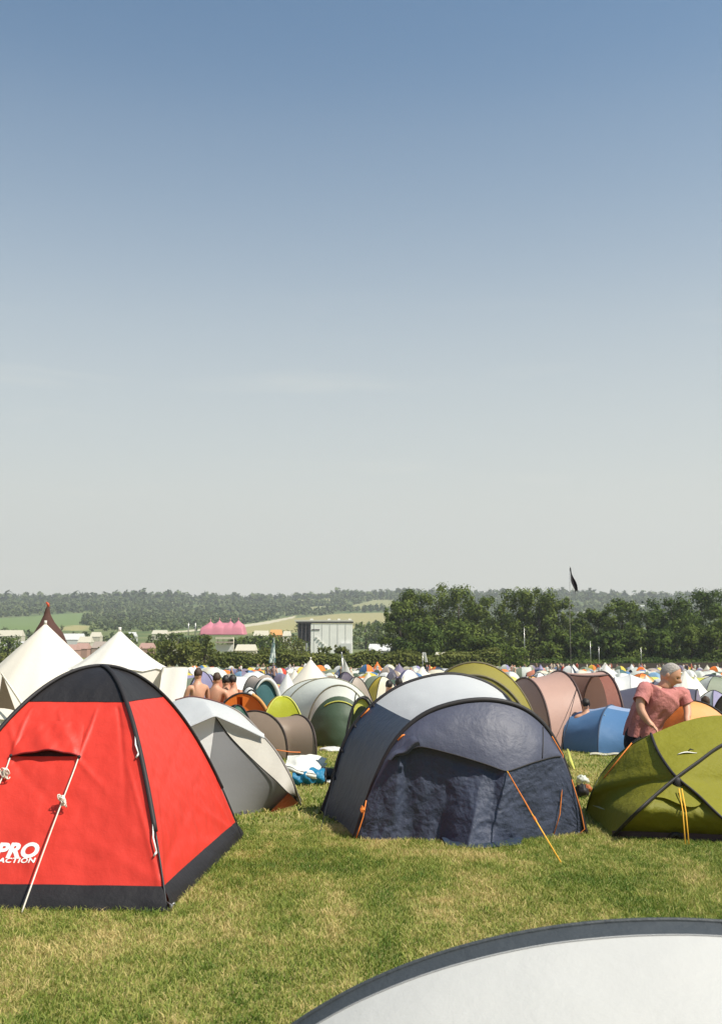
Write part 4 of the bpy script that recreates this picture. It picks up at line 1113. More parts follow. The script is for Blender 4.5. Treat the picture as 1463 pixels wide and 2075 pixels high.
g = ZL(722, 30); dome('dome_tent', 'white and brown dome tent beyond the pale grey tent', g, .3, .5, .5, px_h(1372, 30, g), C_WHITE, door=C_BEIGE)
g = ZL(700, 40); dome('dome_tent', 'dark purple dome tent under the white sail flag', g, .3, .6, .6, px_h(1362, 40, g), cm('aubergine', (.07, .055, .09)), door=None)
g = ZL(1077, 30); dome('dome_tent', 'amber yellow dome tent above the pink tunnel tent', g, .3, .55, .5, px_h(1371, 30, g), C_YEL, door=C_PALEOR)
g = ZL(1090, 34); dome('dome_tent', 'white dome tent next to the amber yellow one', g, .3, .5, .5, px_h(1363, 34, g), C_WHITE)
# white sail shaped flag
g = ZL(700, 47)
root = thing('sail_flag', 'tall white sail-shaped flag beside the cream tipi', 'flag', g)
t_ = U(693, 1321, 47); b = MB(); b.tube([g, V((g.x - .18, g.y, t_.z))], .03, 6); b.build('pole', PEG, root)
def sail(u, v):
    a = V((g.x - .18, g.y, t_.z)); z = a.z + (U(0, 1372, 47).z - a.z) * v; return V((g.x - .20 + .03 * v + (.52 * v) * u, g.y + .05 * sin(4 * u + 3 * v), z))
b = MB(); b.patch(sail, 8, 14); b.build('flag', C_WHITE, root)

# ================================================================== things lying on the grass
def blob(name, label, cat, c, r, mat, jit=.35, M=None, parent=None):
    b = MB(); b.ball((0, 0, 0), r, 20, 14, 0, M, jit); o = b.build(name, mat, None); o.location = c; return tag(o, label, cat)
gp = G(628, 1592)
root = thing('duvet', 'crumpled white duvet piled on a blue sleeping bag', 'bedding', gp + V((0, .2, .15)))
W0 = [U(578, 1550, gp.y + .0), U(583, 1534, gp.y + .45), U(655, 1527, gp.y + .7), U(677, 1550, gp.y + .5), U(658, 1562, gp.y + .1), U(634, 1574, gp.y - .14)]
def duv(u, v):
    a = W0[0].lerp(W0[5], u).lerp(W0[4], max(0, u - .5) * .6); c = W0[1].lerp(W0[2], u).lerp(W0[3], max(0, u - .6)); p = a.lerp(c, v)
    return p + V((0, 0, .07 * sin(pi * u) * sin(pi * v))) + V((0, -.4, .9)) * (.028 * wob(p, 4, 2) + .012 * wob(p, 11, 1) + .012 * sin(9 * u + 14 * v))
b = MB(); b.patch(duv, 34, 30)
def duv2(u, v):
    p = duv(u, 0).lerp(duv(u, 1) , v); return p - V((0, 0, .05 + .015 * sin(9 * u)))
b.patch(duv2, 20, 10); b.patch(lambda u, v: duv(u, 0).lerp(duv2(u, 0), v) + V((0, -.03 * sin(pi * v), 0)), 34, 4)
b.build('cover', fabric('cotton_white', (.66, .65, .59), trans=.1, scale=9, bump=.6, rough=.9), root)
root = thing('sleeping_bag', 'rolled bright blue sleeping bag under the white duvet', 'bedding', gp)
def sbag(u, v):
    a = 2 * pi * v; p = U(594, 1578, gp.y + .02).lerp(U(662, 1566, gp.y + .15), u); p.z = gz(p.x, p.y) + .10; r = .10 * (.8 + .25 * sin(pi * u)) * (1 + .14 * sin(17 * u + 2 * sin(3 * a)))
    return p + V((0, -cos(a) * r * 1.7, sin(a) * r))
b = MB(); b.patch(sbag, 40, 16); b.build('shell', fabric('bright_blue_nylon', (.012, .16, .30), trans=.05, scale=12, bump=.7, rough=.45), root)
b = MB(); b.tube([sbag(.97, i / 12) for i in range(13)], .015, 6); b.build('hem', FB_TRIM, root)
blob('backpack', 'dark rucksack squashed behind the blue sleeping bag', 'bag', U(664, 1573, gp.y + .35), (.12, .12, .10), fabric('dark_bag', (.03, .03, .035), trans=0, bump=.6))
blob('cloth', 'small white cloth beside the duvet', 'cloth', G(583, 1535) + V((0, 0, .03)), (.13, .12, .06), C_WHITE, .6)
blob('carrier_bag', 'white carrier bag lying near the foot of the navy tent', 'bag', G(668, 1589) + V((0, 0, .02)), (.055, .05, .035), C_WHITE, .6)
blob('cloth', 'flat white sheet on the grass beyond the duvet', 'cloth', G(672, 1521) + V((0, 0, .02)), (.22, .3, .035), C_WHITE, .5)
blob('cushion', 'yellow green cushion behind the dark rucksack', 'cushion', G(668, 1573) + V((.02, .2, .05)), (.06, .07, .05), C_LIME, .3)
blob('carrier_bag', 'crumpled grey bag between the navy and olive tents', 'bag', G(1180, 1590) + V((0, 0, .05)), (.07, .08, .06), C_PALE, .5)
blob('cloth', 'orange brown cloth beside the crumpled grey bag', 'cloth', G(1190, 1606) + V((0, 0, .04)), (.05, .06, .05), fabric('orange_brown', (.40, .12, .04)), .5)
blob('backpack', 'dark bag tucked behind the olive geodesic tent', 'bag', G(1181, 1620) + V((.02, .15, .06)), (.07, .08, .08), FB_TRIM, .4)
b = MB(); b.tube([G(1150, 1540) + V((0, 0, .16)), G(1156, 1552) + V((0, 0, .06)), G(1163, 1562) + V((0, 0, .02))], [.02, .03, .015], 6); o = b.build('sleeping_mat', C_LIME, None); tag(o, 'lime green mat edge showing behind the navy tent', 'mat')
b = MB(); b.patch(lambda u, v: G(1195 + 60 * u, 1529 + 4 * v) + V((0, 0, .03 + .01 * sin(9 * u))), 10, 3); o = b.build('groundsheet', C_CREAM, None); tag(o, 'cream sheet edge in front of the blue tunnel tent', 'sheet')
# ------------------------------------------------------------------ foliage
def leaf_quads(centres, size, up=.25, rng=np.random, out=None):
    n = len(centres)
    nrm = rng.normal(size=(n, 3))
    if out is not None: nrm = nrm * .40 + out * 1.0; nrm[:, 2] += .35
    if out is None: nrm[:, 2] = np.abs(nrm[:, 2]) * (1 - up) + up; 
    nrm /= np.linalg.norm(nrm, axis=1)[:, None]
    t = np.cross(nrm, rng.normal(size=(n, 3))); t /= np.linalg.norm(t, axis=1)[:, None] + 1e-9; b = np.cross(nrm, t)
    s = (size * (.55 + .9 * rng.random(n)))[:, None] if np.isscalar(size) else (size * (.55 + .9 * rng.random(n)))[:, None]
    v = np.stack([centres - t * s * .5, centres - b * s * .32, centres + t * s * .5, centres + b * s * .32], 1)
    return v.reshape(-1, 3)
def leaf_mesh(name, centres, size, mat, rnd, up=.25, out=None):
    v = leaf_quads(centres, size, up, out=out); n = len(centres)
    return np_mesh(name, v, np.arange(n * 4), 4, mat, {'rnd': np.repeat(rnd, 4)})
def crown_points(n, clumps, rng):
    """clumps: list of (centre, radii, tone); leaves sit near the skin of each clump"""
    w = np.array([np.prod(r) ** (2 / 3) for _, r, _ in clumps]); w = w / w.sum()
    k = rng.choice(len(clumps), n, p=w)
    C = np.array([c for c, _, _ in clumps])[k]; R = np.array([r for _, r, _ in clumps])[k]; T = np.array([t for _, _, t in clumps])[k]
    d = rng.normal(size=(n, 3)); d /= np.linalg.norm(d, axis=1)[:, None]
    rad = rng.random(n) ** .45 * (1 + .12 * rng.normal(size=n))
    return C + d * R * rad[:, None], np.clip(T + .20 * rng.normal(size=n), 0, 1), d
L_TREE = leafy('tree_leaf', (.034, .062, .011), (.140, .182, .034), .25)
L_POPLAR = leafy('poplar_leaf', (.040, .070, .013), (.165, .205, .040), .25)
L_DARK = leafy('oak_leaf', (.022, .046, .009), (.104, .150, .027), .22)
L_BUSH = leafy('bush_leaf', (.060, .082, .018), (.175, .185, .045), .25)
L_HILL = leafy('hill_leaf', (.055, .085, .032), (.145, .175, .065), .2)
BARK = plain('bark', (.075, .060, .045), rough=.9, scale=3, bump=.5)
def make_tree(name, label, loc, h, w, mat, seed, kind='round', n=2600, leaf=.55, group=None, cat='tree', trunk=True, low=.12):
    rng = np.random.default_rng(seed)
    root = thing(name, label, cat, loc, group); root['_local'] = 1
    cl = []
    m_ = {'round': 34, 'poplar': 32, 'bush': 18}[kind]
    for i in range(m_):
        f = rng.random(); z = h * (low + (.94 - low) * f)
        if kind == 'poplar': env = (w / 2) * (.62 + .38 * math.sin(pi * min(1, .2 + .72 * f)))
        elif kind == 'round': env = (w / 2) * math.sin(pi * (.16 + .74 * f)) ** .7
        else: env = (w / 2) * (1 - .7 * f ** 1.6)
        a = rng.random() * 2 * pi; r = env * rng.random() ** .5 * .85
        cr = (.15 + .10 * rng.random()) * w * (1.0 - .25 * f)
        cl.append(((r * cos(a), r * sin(a), z), (cr, cr, cr * (1.0 if kind == 'poplar' else .8)), .30 + .45 * rng.random()))
    for i in range(9 if kind != 'bush' else 5):           # outer sprigs that break the outline
        f = .3 + .7 * rng.random(); a = rng.random() * 2 * pi
        env = (w / 2) * (math.sin(pi * (.14 + .76 * f)) ** .7 if kind != 'bush' else (1 - .6 * f))
        cl.append(((env * cos(a), env * sin(a), h * (low + (.97 - low) * f)), (w * .07, w * .07, w * .09), .45 + .4 * rng.random()))
    pts, rnd, od = crown_points(n, cl, rng); pts[:, 2] = np.maximum(pts[:, 2], .05)
    o = bpy.data.objects.new('crown', leaf_mesh('crown', pts, leaf, mat, rnd, out=od)); link(o, root)
    if trunk:
        b = MB(); b.tube([V((0, 0, -.3)), V((.1, 0, h * .2)), V((-.1, .1, h * .5)), V((0, 0, h * .8))], [w * .035 + .08, w * .03 + .06, w * .018 + .04, .03], 8)
        for i in range(5):
            c = cl[i][0]; z0 = h * (.2 + .4 * rng.random())
            b.tube([V((0, 0, z0)), V((c[0] * .5, c[1] * .5, (z0 + c[2]) / 2 + .3)), V(c)], [w * .014 + .03, w * .01 + .02, .02], 6)
        b.build('trunk', BARK, root)
    return root

# trees along the right of the valley : (px, top y, Y, width px, kind, material, base y, label)
TREES = [
 (812, 1222, 262, 70, 'round', L_TREE, 'rounded tree at the left end of the tall grove beside the stage'),
 (842, 1197, 268, 66, 'poplar', L_POPLAR, 'tall tree with a ragged top second from the stage'),
 (884, 1188, 272, 74, 'poplar', L_POPLAR, 'tallest feathery tree of the grove right of the stage'),
 (930, 1193, 270, 70, 'poplar', L_POPLAR, 'tall feathery tree right of the tallest one in the grove'),
 (968, 1212, 275, 50, 'poplar', L_POPLAR, 'slim tree at the right shoulder of the tall grove'),
 (1004, 1213, 285, 54, 'poplar', L_POPLAR, 'thin crowned tree with gaps before the middle grove'),
 (1052, 1198, 268, 62, 'poplar', L_POPLAR, 'tall tree at the left of the middle grove above the olive tent'),
 (1094, 1195, 266, 66, 'poplar', L_POPLAR, 'tallest tree of the middle grove above the olive tent'),
 (1132, 1212, 268, 58, 'poplar', L_POPLAR, 'leaning tree at the right of the middle grove'),
 (1168, 1240, 262, 60, 'round', L_TREE, 'lower rounded tree under the hanging dark flag'),
 (1212, 1246, 262, 62, 'round', L_TREE, 'low round tree between the dark flag and the high dark trees'),
 (1262, 1218, 256, 74, 'round', L_TREE, 'rounded tree starting the dark wood behind the pink shirt person'),
 (1312, 1228, 252, 90, 'round', L_DARK, 'broad dark oak left above the head in the pink shirt scene'),
 (1368, 1226, 248, 96, 'round', L_DARK, 'broad dark oak standing straight behind the pink shirt person'),
 (1420, 1212, 262, 100, 'round', L_DARK, 'tall dark oak right behind the pink shirt person'),
 (1470, 1196, 258, 100, 'round', L_DARK, 'highest dark oak cut by the right edge of the photo'),
 (1400, 1285, 232, 80, 'bush', L_TREE, 'low light green tree in front of the dark oaks'),
 (1452, 1268, 230, 74, 'round', L_TREE, 'rounded lower tree at the right edge before the oaks'),
 (1285, 1285, 236, 70, 'round', L_TREE, 'bushy light tree in front of the dark wood'),
 (1340, 1290, 234, 62, 'round', L_DARK, 'dark bushy tree in front of the broad oaks'),
 (1232, 1290, 234, 66, 'round', L_DARK, 'dark low tree under the dark wood by the white tipi'),
 (1178, 1288, 234, 66, 'round', L_DARK, 'dark low tree under the dark flag'),
 (1130, 1280, 236, 60, 'round', L_TREE, 'dark low tree under the middle grove, right of the lamp mast'),
 (858, 1268, 232, 92, 'round', L_DARK, 'dark rounded holly tree under the tall grove by the stage'),
 (930, 1262, 236, 76, 'round', L_TREE, 'rounded tree under the middle of the tall grove'),
 (985, 1290, 230, 70, 'round', L_TREE, 'lower tree between the two tall groves'),
 (810, 1292, 236, 40, 'bush', L_DARK, 'dark bush at the foot of the tall grove nearest the stage'),
]
for i, (px, ty, Yt, wpx, kd, mt, lb) in enumerate(TREES):
    g = ZL(px, Yt); h = px_h(ty - (14 if px > 1200 else 4), Yt, g); w = wpx / F * Yt
    make_tree('tree', lb, g, h, w * (1.45 if kd == 'poplar' else 1.2), mt, 100 + i, kd, n=int(7500 if kd != 'bush' else 4000), leaf=.62, group='trees at the edge of the valley', low=.03 if ty > 1255 else .07)
BUSHES = [
 (1035, 1312, 205, 74, 'round', L_TREE, 'round green bush above the olive tunnel tent'), (950, 1318, 210, 62, 'bush', L_BUSH, 'light green bush left of the round one above the olive tunnel tent'),
 (1000, 1328, 206, 50, 'bush', L_BUSH, 'low bush between two bigger ones above the olive tunnel tent'),
 (300, 1308, 200, 60, 'bush', L_BUSH, 'bush right beside the white bell tent'), (338, 1300, 190, 66, 'round', L_BUSH, 'dark rounded bush above the porch of the white bell tent'),
 (380, 1299, 190, 62, 'round', L_BUSH, 'dark rounded bush above the shirtless group'), (416, 1286, 200, 52, 'round', L_BUSH, 'taller bush left of the small scaffold tower'),
 (445, 1322, 196, 50, 'bush', L_BUSH, 'low bush under the small scaffold tower'),
 (596, 1288, 260, 52, 'round', L_BUSH, 'round bush close at the left of the stage'), (540, 1310, 250, 36, 'bush', L_BUSH, 'small bush left of the checkered flag'),
 (660, 1311, 200, 60, 'bush', L_BUSH, 'low bush in front of the stage'), (690, 1307, 205, 40, 'bush', L_BUSH, 'small bush at the right foot of the stage'), (745, 1312, 206, 52, 'bush', L_BUSH, 'low bush before the white marquee by the stage'),
 (516, 1290, 420, 60, 'round', L_TREE, 'dark tree under the pink big top, right side'), (556, 1288, 430, 56, 'round', L_TREE, 'dark tree between the pink big top and the stage'), (478, 1294, 420, 50, 'round', L_TREE, 'dark tree straight under the pink big top'),
 (405, 1288, 430, 50, 'round', L_TREE, 'dark tree left under the pink big top'), (360, 1283, 440, 50, 'round', L_TREE, 'valley tree left of the pink big top'), (258, 1283, 430, 36, 'round', L_TREE, 'valley tree behind the white bell tent'), (320, 1284, 450, 44, 'round', L_TREE, 'valley tree right of the white bell tent'),
 (20, 1290, 420, 70, 'round', L_TREE, 'valley tree at the left edge of the photo'), (742, 1262, 560, 70, 'round', L_TREE, 'tree behind the right side of the stage'), (780, 1258, 560, 50, 'round', L_TREE, 'tree between the stage and the tall grove'), (620, 1262, 620, 50, 'round', L_TREE, 'tree behind the left roof edge of the stage'),
 (215, 1310, 210, 60, 'bush', L_BUSH, 'bush between the two bell tents'), (5, 1318, 230, 60, 'bush', L_BUSH, 'bush left of the cream bell tent'),
]
for i, (px, ty, Yt, wpx, kd, mt, lb) in enumerate(BUSHES):
    g = ZL(px, Yt); h = px_h(ty, Yt, g); w = wpx / F * Yt
    make_tree('bush' if Yt < 300 else 'tree', lb, g, h, w * 1.15, mt, 300 + i, kd, n=1500, leaf=.55 if Yt < 300 else 1.1, group='bushes and trees in the valley', cat='bush' if Yt < 300 else 'tree', low=.04)

# long clipped hedge along the bottom of the camping field
def hedge(name, label, x0, x1, Yh, top_y, n, mat, thick=3.0):
    rng = np.random.default_rng(int(x0)); a, c = ZL(x0, Yh), ZL(x1, Yh)
    u = rng.random(n); x = a.x + (c.x - a.x) * u; gzv = gz_np(x, np.full(n, Yh))
    H = (px_h(top_y, Yh, a)) * (1 + .10 * np.sin(x / 3.1) + .09 * np.sin(x / 1.3 + 1))
    face = rng.random(n)
    y = Yh + np.where(face < .6, -thick / 2 + .3 * rng.normal(size=n), (rng.random(n) - .5) * thick)
    z = gzv + np.where(face < .6, rng.random(n) ** .8 * H, H + .25 * rng.normal(size=n))
    rnd = np.clip(.45 + .25 * np.sin(x / 2.2) * np.sin(z * 1.5 + x / 5) + .25 * rng.normal(size=n), 0, 1)
    base = V(((a.x + c.x) / 2, Yh, gz((a.x + c.x) / 2, Yh)))
    pts = np.stack([x, y, z], 1) - np.array(base)
    root = thing(name, label, 'hedge', base)
    o = link(bpy.data.objects.new('foliage', leaf_mesh('foliage', pts, .50, mat, rnd, out=np.stack([0 * x, -np.ones(n) * (face < .6), .6 + 0 * x], 1))), root)
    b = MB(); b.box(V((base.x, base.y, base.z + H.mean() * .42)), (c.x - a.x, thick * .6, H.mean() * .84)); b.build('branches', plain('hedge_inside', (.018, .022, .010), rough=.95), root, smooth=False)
hedge('hedge', 'long clipped green hedge along the bottom of the camping field', 440, 1010, 192, 1325, 18000, L_BUSH)
hedge('hedge', 'dark scrubby hedge behind the crowd at the right under the trees', 1010, 1500, 226, 1340, 7000, L_DARK)

# ------------------------------------------------------------------ wooded far hillside (one mass nobody could count)
rng = np.random.default_rng(5)
N = 36000
yy = 620 + (2950 - 620) * rng.random(N) ** .8; xx = (rng.random(N) - .5) * .86 * yy
fidv = field_id(xx, yy)
dens = np.array([mn.noise((x / 210, y / 260, 3)) + .55 * mn.noise((x / 75, y / 110, 8)) for x, y in zip(xx, yy)])
hedges = (np.abs(np.sin(xx / 95 + .5 * np.sin(yy / 160))) < .055) | (np.abs(np.sin(yy / 120 + .6 * np.sin(xx / 210))) < .10)
keep = (fidv == 0) & ((dens > -.28) | (hedges & (rng.random(N) < .8)) | (yy > 2550) & (dens > -.4))
keep &= ~((np.abs(xx - (453 - CX) / F * 800) < 30) & (yy > 620) & (yy < 815))
keep &= ~((yy < 900) & (dens < .1))
xx, yy = xx[keep][:13000], yy[keep][:13000]
zz = gz_np(xx, yy); n = len(xx); K = 15
hh = (5 + 7 * rng.random(n) ** 1.5) * np.clip(yy / 1800, .55, 1.1) * np.where(yy > 2350, .8 + 1.3 * rng.random(n) ** 2.5, 1); ww = hh * (.55 + .3 * rng.random(n))
d = rng.normal(size=(n, K, 3)); d /= np.linalg.norm(d, axis=2)[:, :, None]; d *= rng.random((n, K, 1)) ** .4
P_ = np.stack([xx, yy, zz + hh * .5], 1)[:, None, :] + d * np.stack([ww * .55, ww * .55, hh * .55], 1)[:, None, :]
tone = np.clip(rng.random((n, 1)) * .7 + .25 * rng.normal(size=(n, K)) + .1, 0, 1)
o = link(bpy.data.objects.new('far_woods', leaf_mesh('far_woods', P_.reshape(-1, 3), np.repeat(hh * .56, K), L_HILL, tone.ravel(), .35, d.reshape(-1, 3))))
tag(o, 'distant woods and hedgerows covering the hillside across the valley', kind='stuff')

# ------------------------------------------------------------------ stage, big top, marquees, masts
STW = plain('stage_sheet', (.74, .73, .68), rough=.7, scale=.3, var=.12); STD = plain('stage_dark', (.012, .014, .018), rough=.8); STB = plain('stage_truss', (.07, .06, .06), rough=.6)
Ys = 480.0; g = ZL(660, Ys); s = Ys / F
root = thing('stage', 'big festival stage with a pale side wall, dark opening and flat roof', 'stage', g)
zt = px_h(1262, Ys, g); zb = px_h(1326, Ys, g) 
def xs_(px): return U(px, HY, Ys).x
def zs_(py): return U(CX, py, Ys).z
def bx(name, x0, x1, y0, y1, d0, d1, mat):
    b = MB(); b.box(V(((xs_(x0) + xs_(x1)) / 2, Ys + (d0 + d1) / 2, (zs_(y0) + zs_(y1)) / 2)), (abs(xs_(x1) - xs_(x0)), abs(d1 - d0), abs(zs_(y0) - zs_(y1)))); return b.build(name, mat, root, smooth=False)
bx('side_wall', 630, 714, 1264, 1330, 0, 12, STW)
bx('opening', 604.5, 629.7, 1263, 1300, 1.2, 11.8, STD)
bx('stage_floor', 604.5, 629.7, 1318, 1330, 1.0, 11.9, STB)
for x in (603.5, 611, 619, 627):
    bx('column', x, x + 1.6, 1263, 1330, .2, .7, STB)
bx('roof', 600, 716, 1259.5, 1262.3, -.3, 13, STB)
bx('roof_sheet', 597, 716, 1256.2, 1259.3, -.5, 13.2, plain('roof_sheet', (.55, .53, .46), rough=.7))
for x in (628, 664, 684, 706): bx('roof_light', x, x + 5, 1253.5, 1256, 2, 5, STW)
for x, y0, y1, m_ in ((611, 1301, 1320, C_CREAM), (620, 1303, 1320, C_PALE), (625, 1302, 1318, C_TEAL)): bx('side_cloth', x, x + 4, y0, y1, .8, 1.0, m_)
bx('ladder_rail', 632, 648, 1275, 1277, -.25, -.05, STB)
for i in range(5): bx('stair', 640 + i * 4.6, 644 + i * 4.6, 1290 + i * 4.5, 1292 + i * 4.5, -.6, -.1, STW)
for x in (636, 652, 668, 684, 700): bx('wall_seam', x, x + .5, 1264, 1330, -.12, -.02, plain('seam_grey', (.33, .33, .31)))
bx('wall_base', 690, 712, 1304, 1330, -1.6, -.2, C_WHITE)
# pink big top
Yt = 800.0; g = ZL(453, Yt); s = Yt / F
root = thing('big_top', 'large pink circus big top with a row of four mast peaks', 'marquee', g); root['_local'] = 1
PINKT = fabric('big_top_pink', (.58, .20, .25), trans=.15, scale=.4, bump=.2, var=.12)
Hb = px_h(1256, Yt, g)
pk = [(-26 * s, .92), (-8 * s, 1.0), (14 * s, .95), (30 * s, 1.0)]
def bigtop(u, v):
    x = (u - .5) * 90 * s; y = (v - .5) * 26
    e = max(abs(u - .5) * 2, 0); ev = abs(v - .5) * 2
    base = Hb * .80 * (1 - e ** 3.0) * (1 - ev ** 2.0) ** .7
    z = base
    for px_, k in pk:
        r = sqrt(((x - px_) / 4.5) ** 2 + (y / 8) ** 2); z = max(z, Hb * k * (1 - .34 * r ** .8) if r < 2 else 0)
    return V((x, y, z * min(1, (1 - ev) * 9) * min(1, (1 - e) * 12)))
b = MB(); b.patch(bigtop, 90, 24); b.build('canopy', PINKT, root)
for px_, k in pk:
    b = MB(); b.tube([V((px_, 0, Hb * k - 1.5)), V((px_, 0, Hb * k + 1.6))], .22, 6); b.build('mast', PINKT, root)
# small scaffold tower
Yt = 340.0; g = ZL(456, Yt); s = Yt / F
root = thing('scaffold_tower', 'small white scaffold tower with a tarpaulin below the pink big top', 'tower', g)
for x in (442, 453, 465, 474):
    b = MB(); q = ZL(x, Yt); b.tube([q, V((q.x, q.y, U(0, 1293, Yt).z))], .14, 6); b.build('post', C_CREAM, root)
for y0, y1, m_, nm in ((1291, 1295, C_CREAM, 'roof'), (1300, 1303, C_BEIGE, 'platform'), (1306, 1320, C_WHITE, 'tarpaulin')):
    b = MB(); b.box(V((g.x, g.y, U(0, (y0 + y1) / 2, Yt).z)), (34 * s, 4 if nm != 'tarpaulin' else 1.2, (y1 - y0) * s)); b.build(nm, m_, root, smooth=False)
# marquees and trucks across the valley
def marquee(px, ty, Yq, wpx, mat, label, ridge=True, group='white marquees across the valley', dep=7):
    g = ZL(px, Yq); W = wpx / F * Yq; H = max(px_h(ty, Yq, g), 2.2)
    if Yq > 1000: g = next(q for q in (G(px, ty + d_) for d_ in (6, 12, 18, 26, 40)) if q is not None); W = wpx / F * g.y; H = 5.5 / F * g.y
    root = thing('marquee', label, 'marquee', g, group); root['_local'] = 1
    b = MB(); b.box(V((0, 0, H * .3)), (W, dep, H * .6)); b.build('wall', mat, root, smooth=False)
    b = MB(); e = H * .6 + .03; k = .46 if ridge else .12
    vs = [(-W / 2 - .2, -dep / 2 - .2, e), (W / 2 + .2, -dep / 2 - .2, e), (W / 2 + .2, dep / 2 + .2, e), (-W / 2 - .2, dep / 2 + .2, e), (-W * .5 + .3, 0, e + H * .4), (W * .5 - .3, 0, e + H * .4)]
    b.add([V(q) for q in vs], [(0, 1, 5, 4), (2, 3, 4, 5), (1, 2, 5), (3, 0, 4), (3, 2, 1, 0)]); b.build('roof', mat, root, smooth=False); return root
for a in [
 (775, 1305, 330, 56, C_WHITE, 'long white marquee between the stage and the tall grove'), (800, 1308, 325, 26, C_WHITE, 'short white marquee nearest the tall grove'),
 (893, 1322, 215, 26, C_CREAM, 'cream awning half hidden by the hedge under the tall grove'), (500, 1306, 345, 40, C_CREAM, 'cream marquee right of the scaffold tower'),
 (530, 1278, 640, 30, C_CREAM, 'cream marquee roof between the big top and the stage'), (560, 1276, 650, 24, C_PALEOR, 'orange tinted marquee left of the stage'), (582, 1279, 645, 16, C_CREAM, 'small cream tent left of the stage roof'),
 (22, 1277, 620, 52, C_CREAM, 'long white marquee at the far left below the green field'), (150, 1284, 560, 44, C_WHITE, 'white marquee row right of the brown cone'), (175, 1290, 520, 26, C_CREAM, 'cream marquee between the bell tents'), (30, 1300, 480, 60, C_WHITE, 'broad white roof left of the cream bell tent'), (8, 1310, 430, 30, C_CREAM, 'cream roof at the left edge under the broad white roof'),
 (196, 1281, 640, 20, C_CREAM, 'pale gable roof behind the gap of the bell tents'), (268, 1281, 650, 18, C_WHITE, 'white roof just right of the white bell peak'), (325, 1277, 700, 30, C_CREAM, 'cream roof by the pale track'), (350, 1303, 420, 26, C_CREAM, 'sandy roof among the valley bushes'), (300, 1303, 400, 28, C_PINK, 'dusty pink stall roof right of the white bell tent'),
 (170, 1303, 380, 26, C_PINK, 'dusty pink stall between the bell tents'), (205, 1300, 385, 26, C_BEIGE, 'beige stall between the bell tents'), (150, 1306, 360, 20, C_PINK, 'pinkish stall beside the cream bell tent'),
 (1205, 1239, 1250, 70, C_CREAM, 'long pale shed roof on the far slope right of the dark flag'), (1366, 1217, 1500, 26, C_CREAM, 'cream farm roof on the far slope above the oaks'), (1024, 1208, 1800, 24, C_WHITE, 'white farm roof on the far slope'), (1440, 1188, 2350, 20, C_BEIGE, 'brown farmhouse on the skyline at the right'), (1300, 1226, 1400, 14, C_WHITE, 'little white building on the far slope')]:
    marquee(*a)
# flags and masts
def flagpole(px, ty, Yq, label, flag, mat, r=.035, base=None):
    g = ZL(px, Yq); root = thing('flagpole', label, 'flag', g); t_ = U(px, ty, Yq)
    b = MB(); b.tube([g, V((g.x, g.y, t_.z))], [r, r * .7], 6); b.build('pole', PEG, root)
    if flag is not None: b = MB(); b.patch(lambda u, v: flag(u, v, t_), 8, 16); b.build('flag', mat, root)
    return root
Yk = 70; k_ = Yk / F
g = ZL(1155, Yk)
root = thing('flagpole', 'thin leaning pole with a dark flag drooping against the sky', 'flag', g)
tp = U(1154, 1147, Yk)
b = MB(); b.tube([g, U(1154, 1260, Yk), tp], [.02, .018, .012], 6); b.build('pole', plain('grey_pole', (.22, .21, .20)), root)
b = MB(); b.patch(lambda u, v: U(1155 + 12 * v ** 1.3 + (u - .35) * (1.5 + 13 * v ** 1.4 * (1 - .5 * max(0, v - .8) * 5)) + 2.2 * sin(9 * v + 3 * u) * v, 1150 + 52 * v + 5 * sin(7 * u) * v, Yk) + V((0, .12 * sin(8 * u + 5 * v), 0)), 10, 22); b.build('flag', fabric('black_flag', (.020, .014, .020), trans=.05), root)
m, t = newmat('checker_flag'); tc_ = t.n('ShaderNodeTexCoord'); ck = t.n('ShaderNodeTexChecker', i_Scale=5.0); ck.inputs['Color1'].default_value = (.62, .66, .62, 1); ck.inputs['Color2'].default_value = (.06, .17, .17, 1)
t.l(tc_.outputs['Generated'], ck.inputs['Vector']); p = t.n('ShaderNodeBsdfPrincipled', i_Roughness=.7); t.l(ck.outputs[0], p.inputs['Base Color']); o = t.n('ShaderNodeOutputMaterial'); t.l(p.outputs[0], o.inputs[0])
kk = 90 / F
flagpole(556, 1292, 90, 'white and teal checkered flag hanging on a tall pole', lambda u, v, t_: t_ + V((-.05 + (u - .5) * (.12 + .5 * v) - .10 * v, .1 * sin(5 * u + 4 * v), -v * 50 * kk)), m)
flagpole(856, 1322, 100, 'small white flag on a pole before the hedge', lambda u, v, t_: t_ + V((.05 + u * .25 + .2 * v, .05 * sin(6 * u), -v * .95)), C_WHITE)
for px, ty, lb in ((1062, 1272, 'thin pale lamp mast before the middle grove'), (1195, 1300, 'thin grey mast under the dark wood left of the tipi'), (1212, 1310, 'short grey mast right beside the first mast under the wood'), (1297, 1312, 'grey mast left of the pink shirt person'), (382, 1262, 'white mast on the far side left of the big top'), (396, 1262, 'second white mast nearest the big top')):
    Yq = 210 if px > 900 else 780
    r_ = flagpole(px, ty, Yq, lb, None, None, .07 if px > 900 else .45); r_['category'] = 'mast'; r_.name = 'mast'
# dark fence under the trees
g0 = ZL(1070, 205); root = thing('fence', 'dark brown boarded fence under the trees at the right', 'fence', g0)
DKF = plain('fence_board', (.055, .045, .038), rough=.9)
for i in range(14):
    a, c = ZL(1070 + i * 30, 205), ZL(1098 + i * 30, 205); b = MB(); b.box((a + c) / 2 + V((0, 0, .9)), ((c - a).length, .08, 1.5)); b.build('panel', DKF, root, smooth=False)
    b = MB(); b.box(a + V((-.08, 0, 1.0)), (.14, .14, 2.0)); b.build('post', BARK, root, smooth=False)
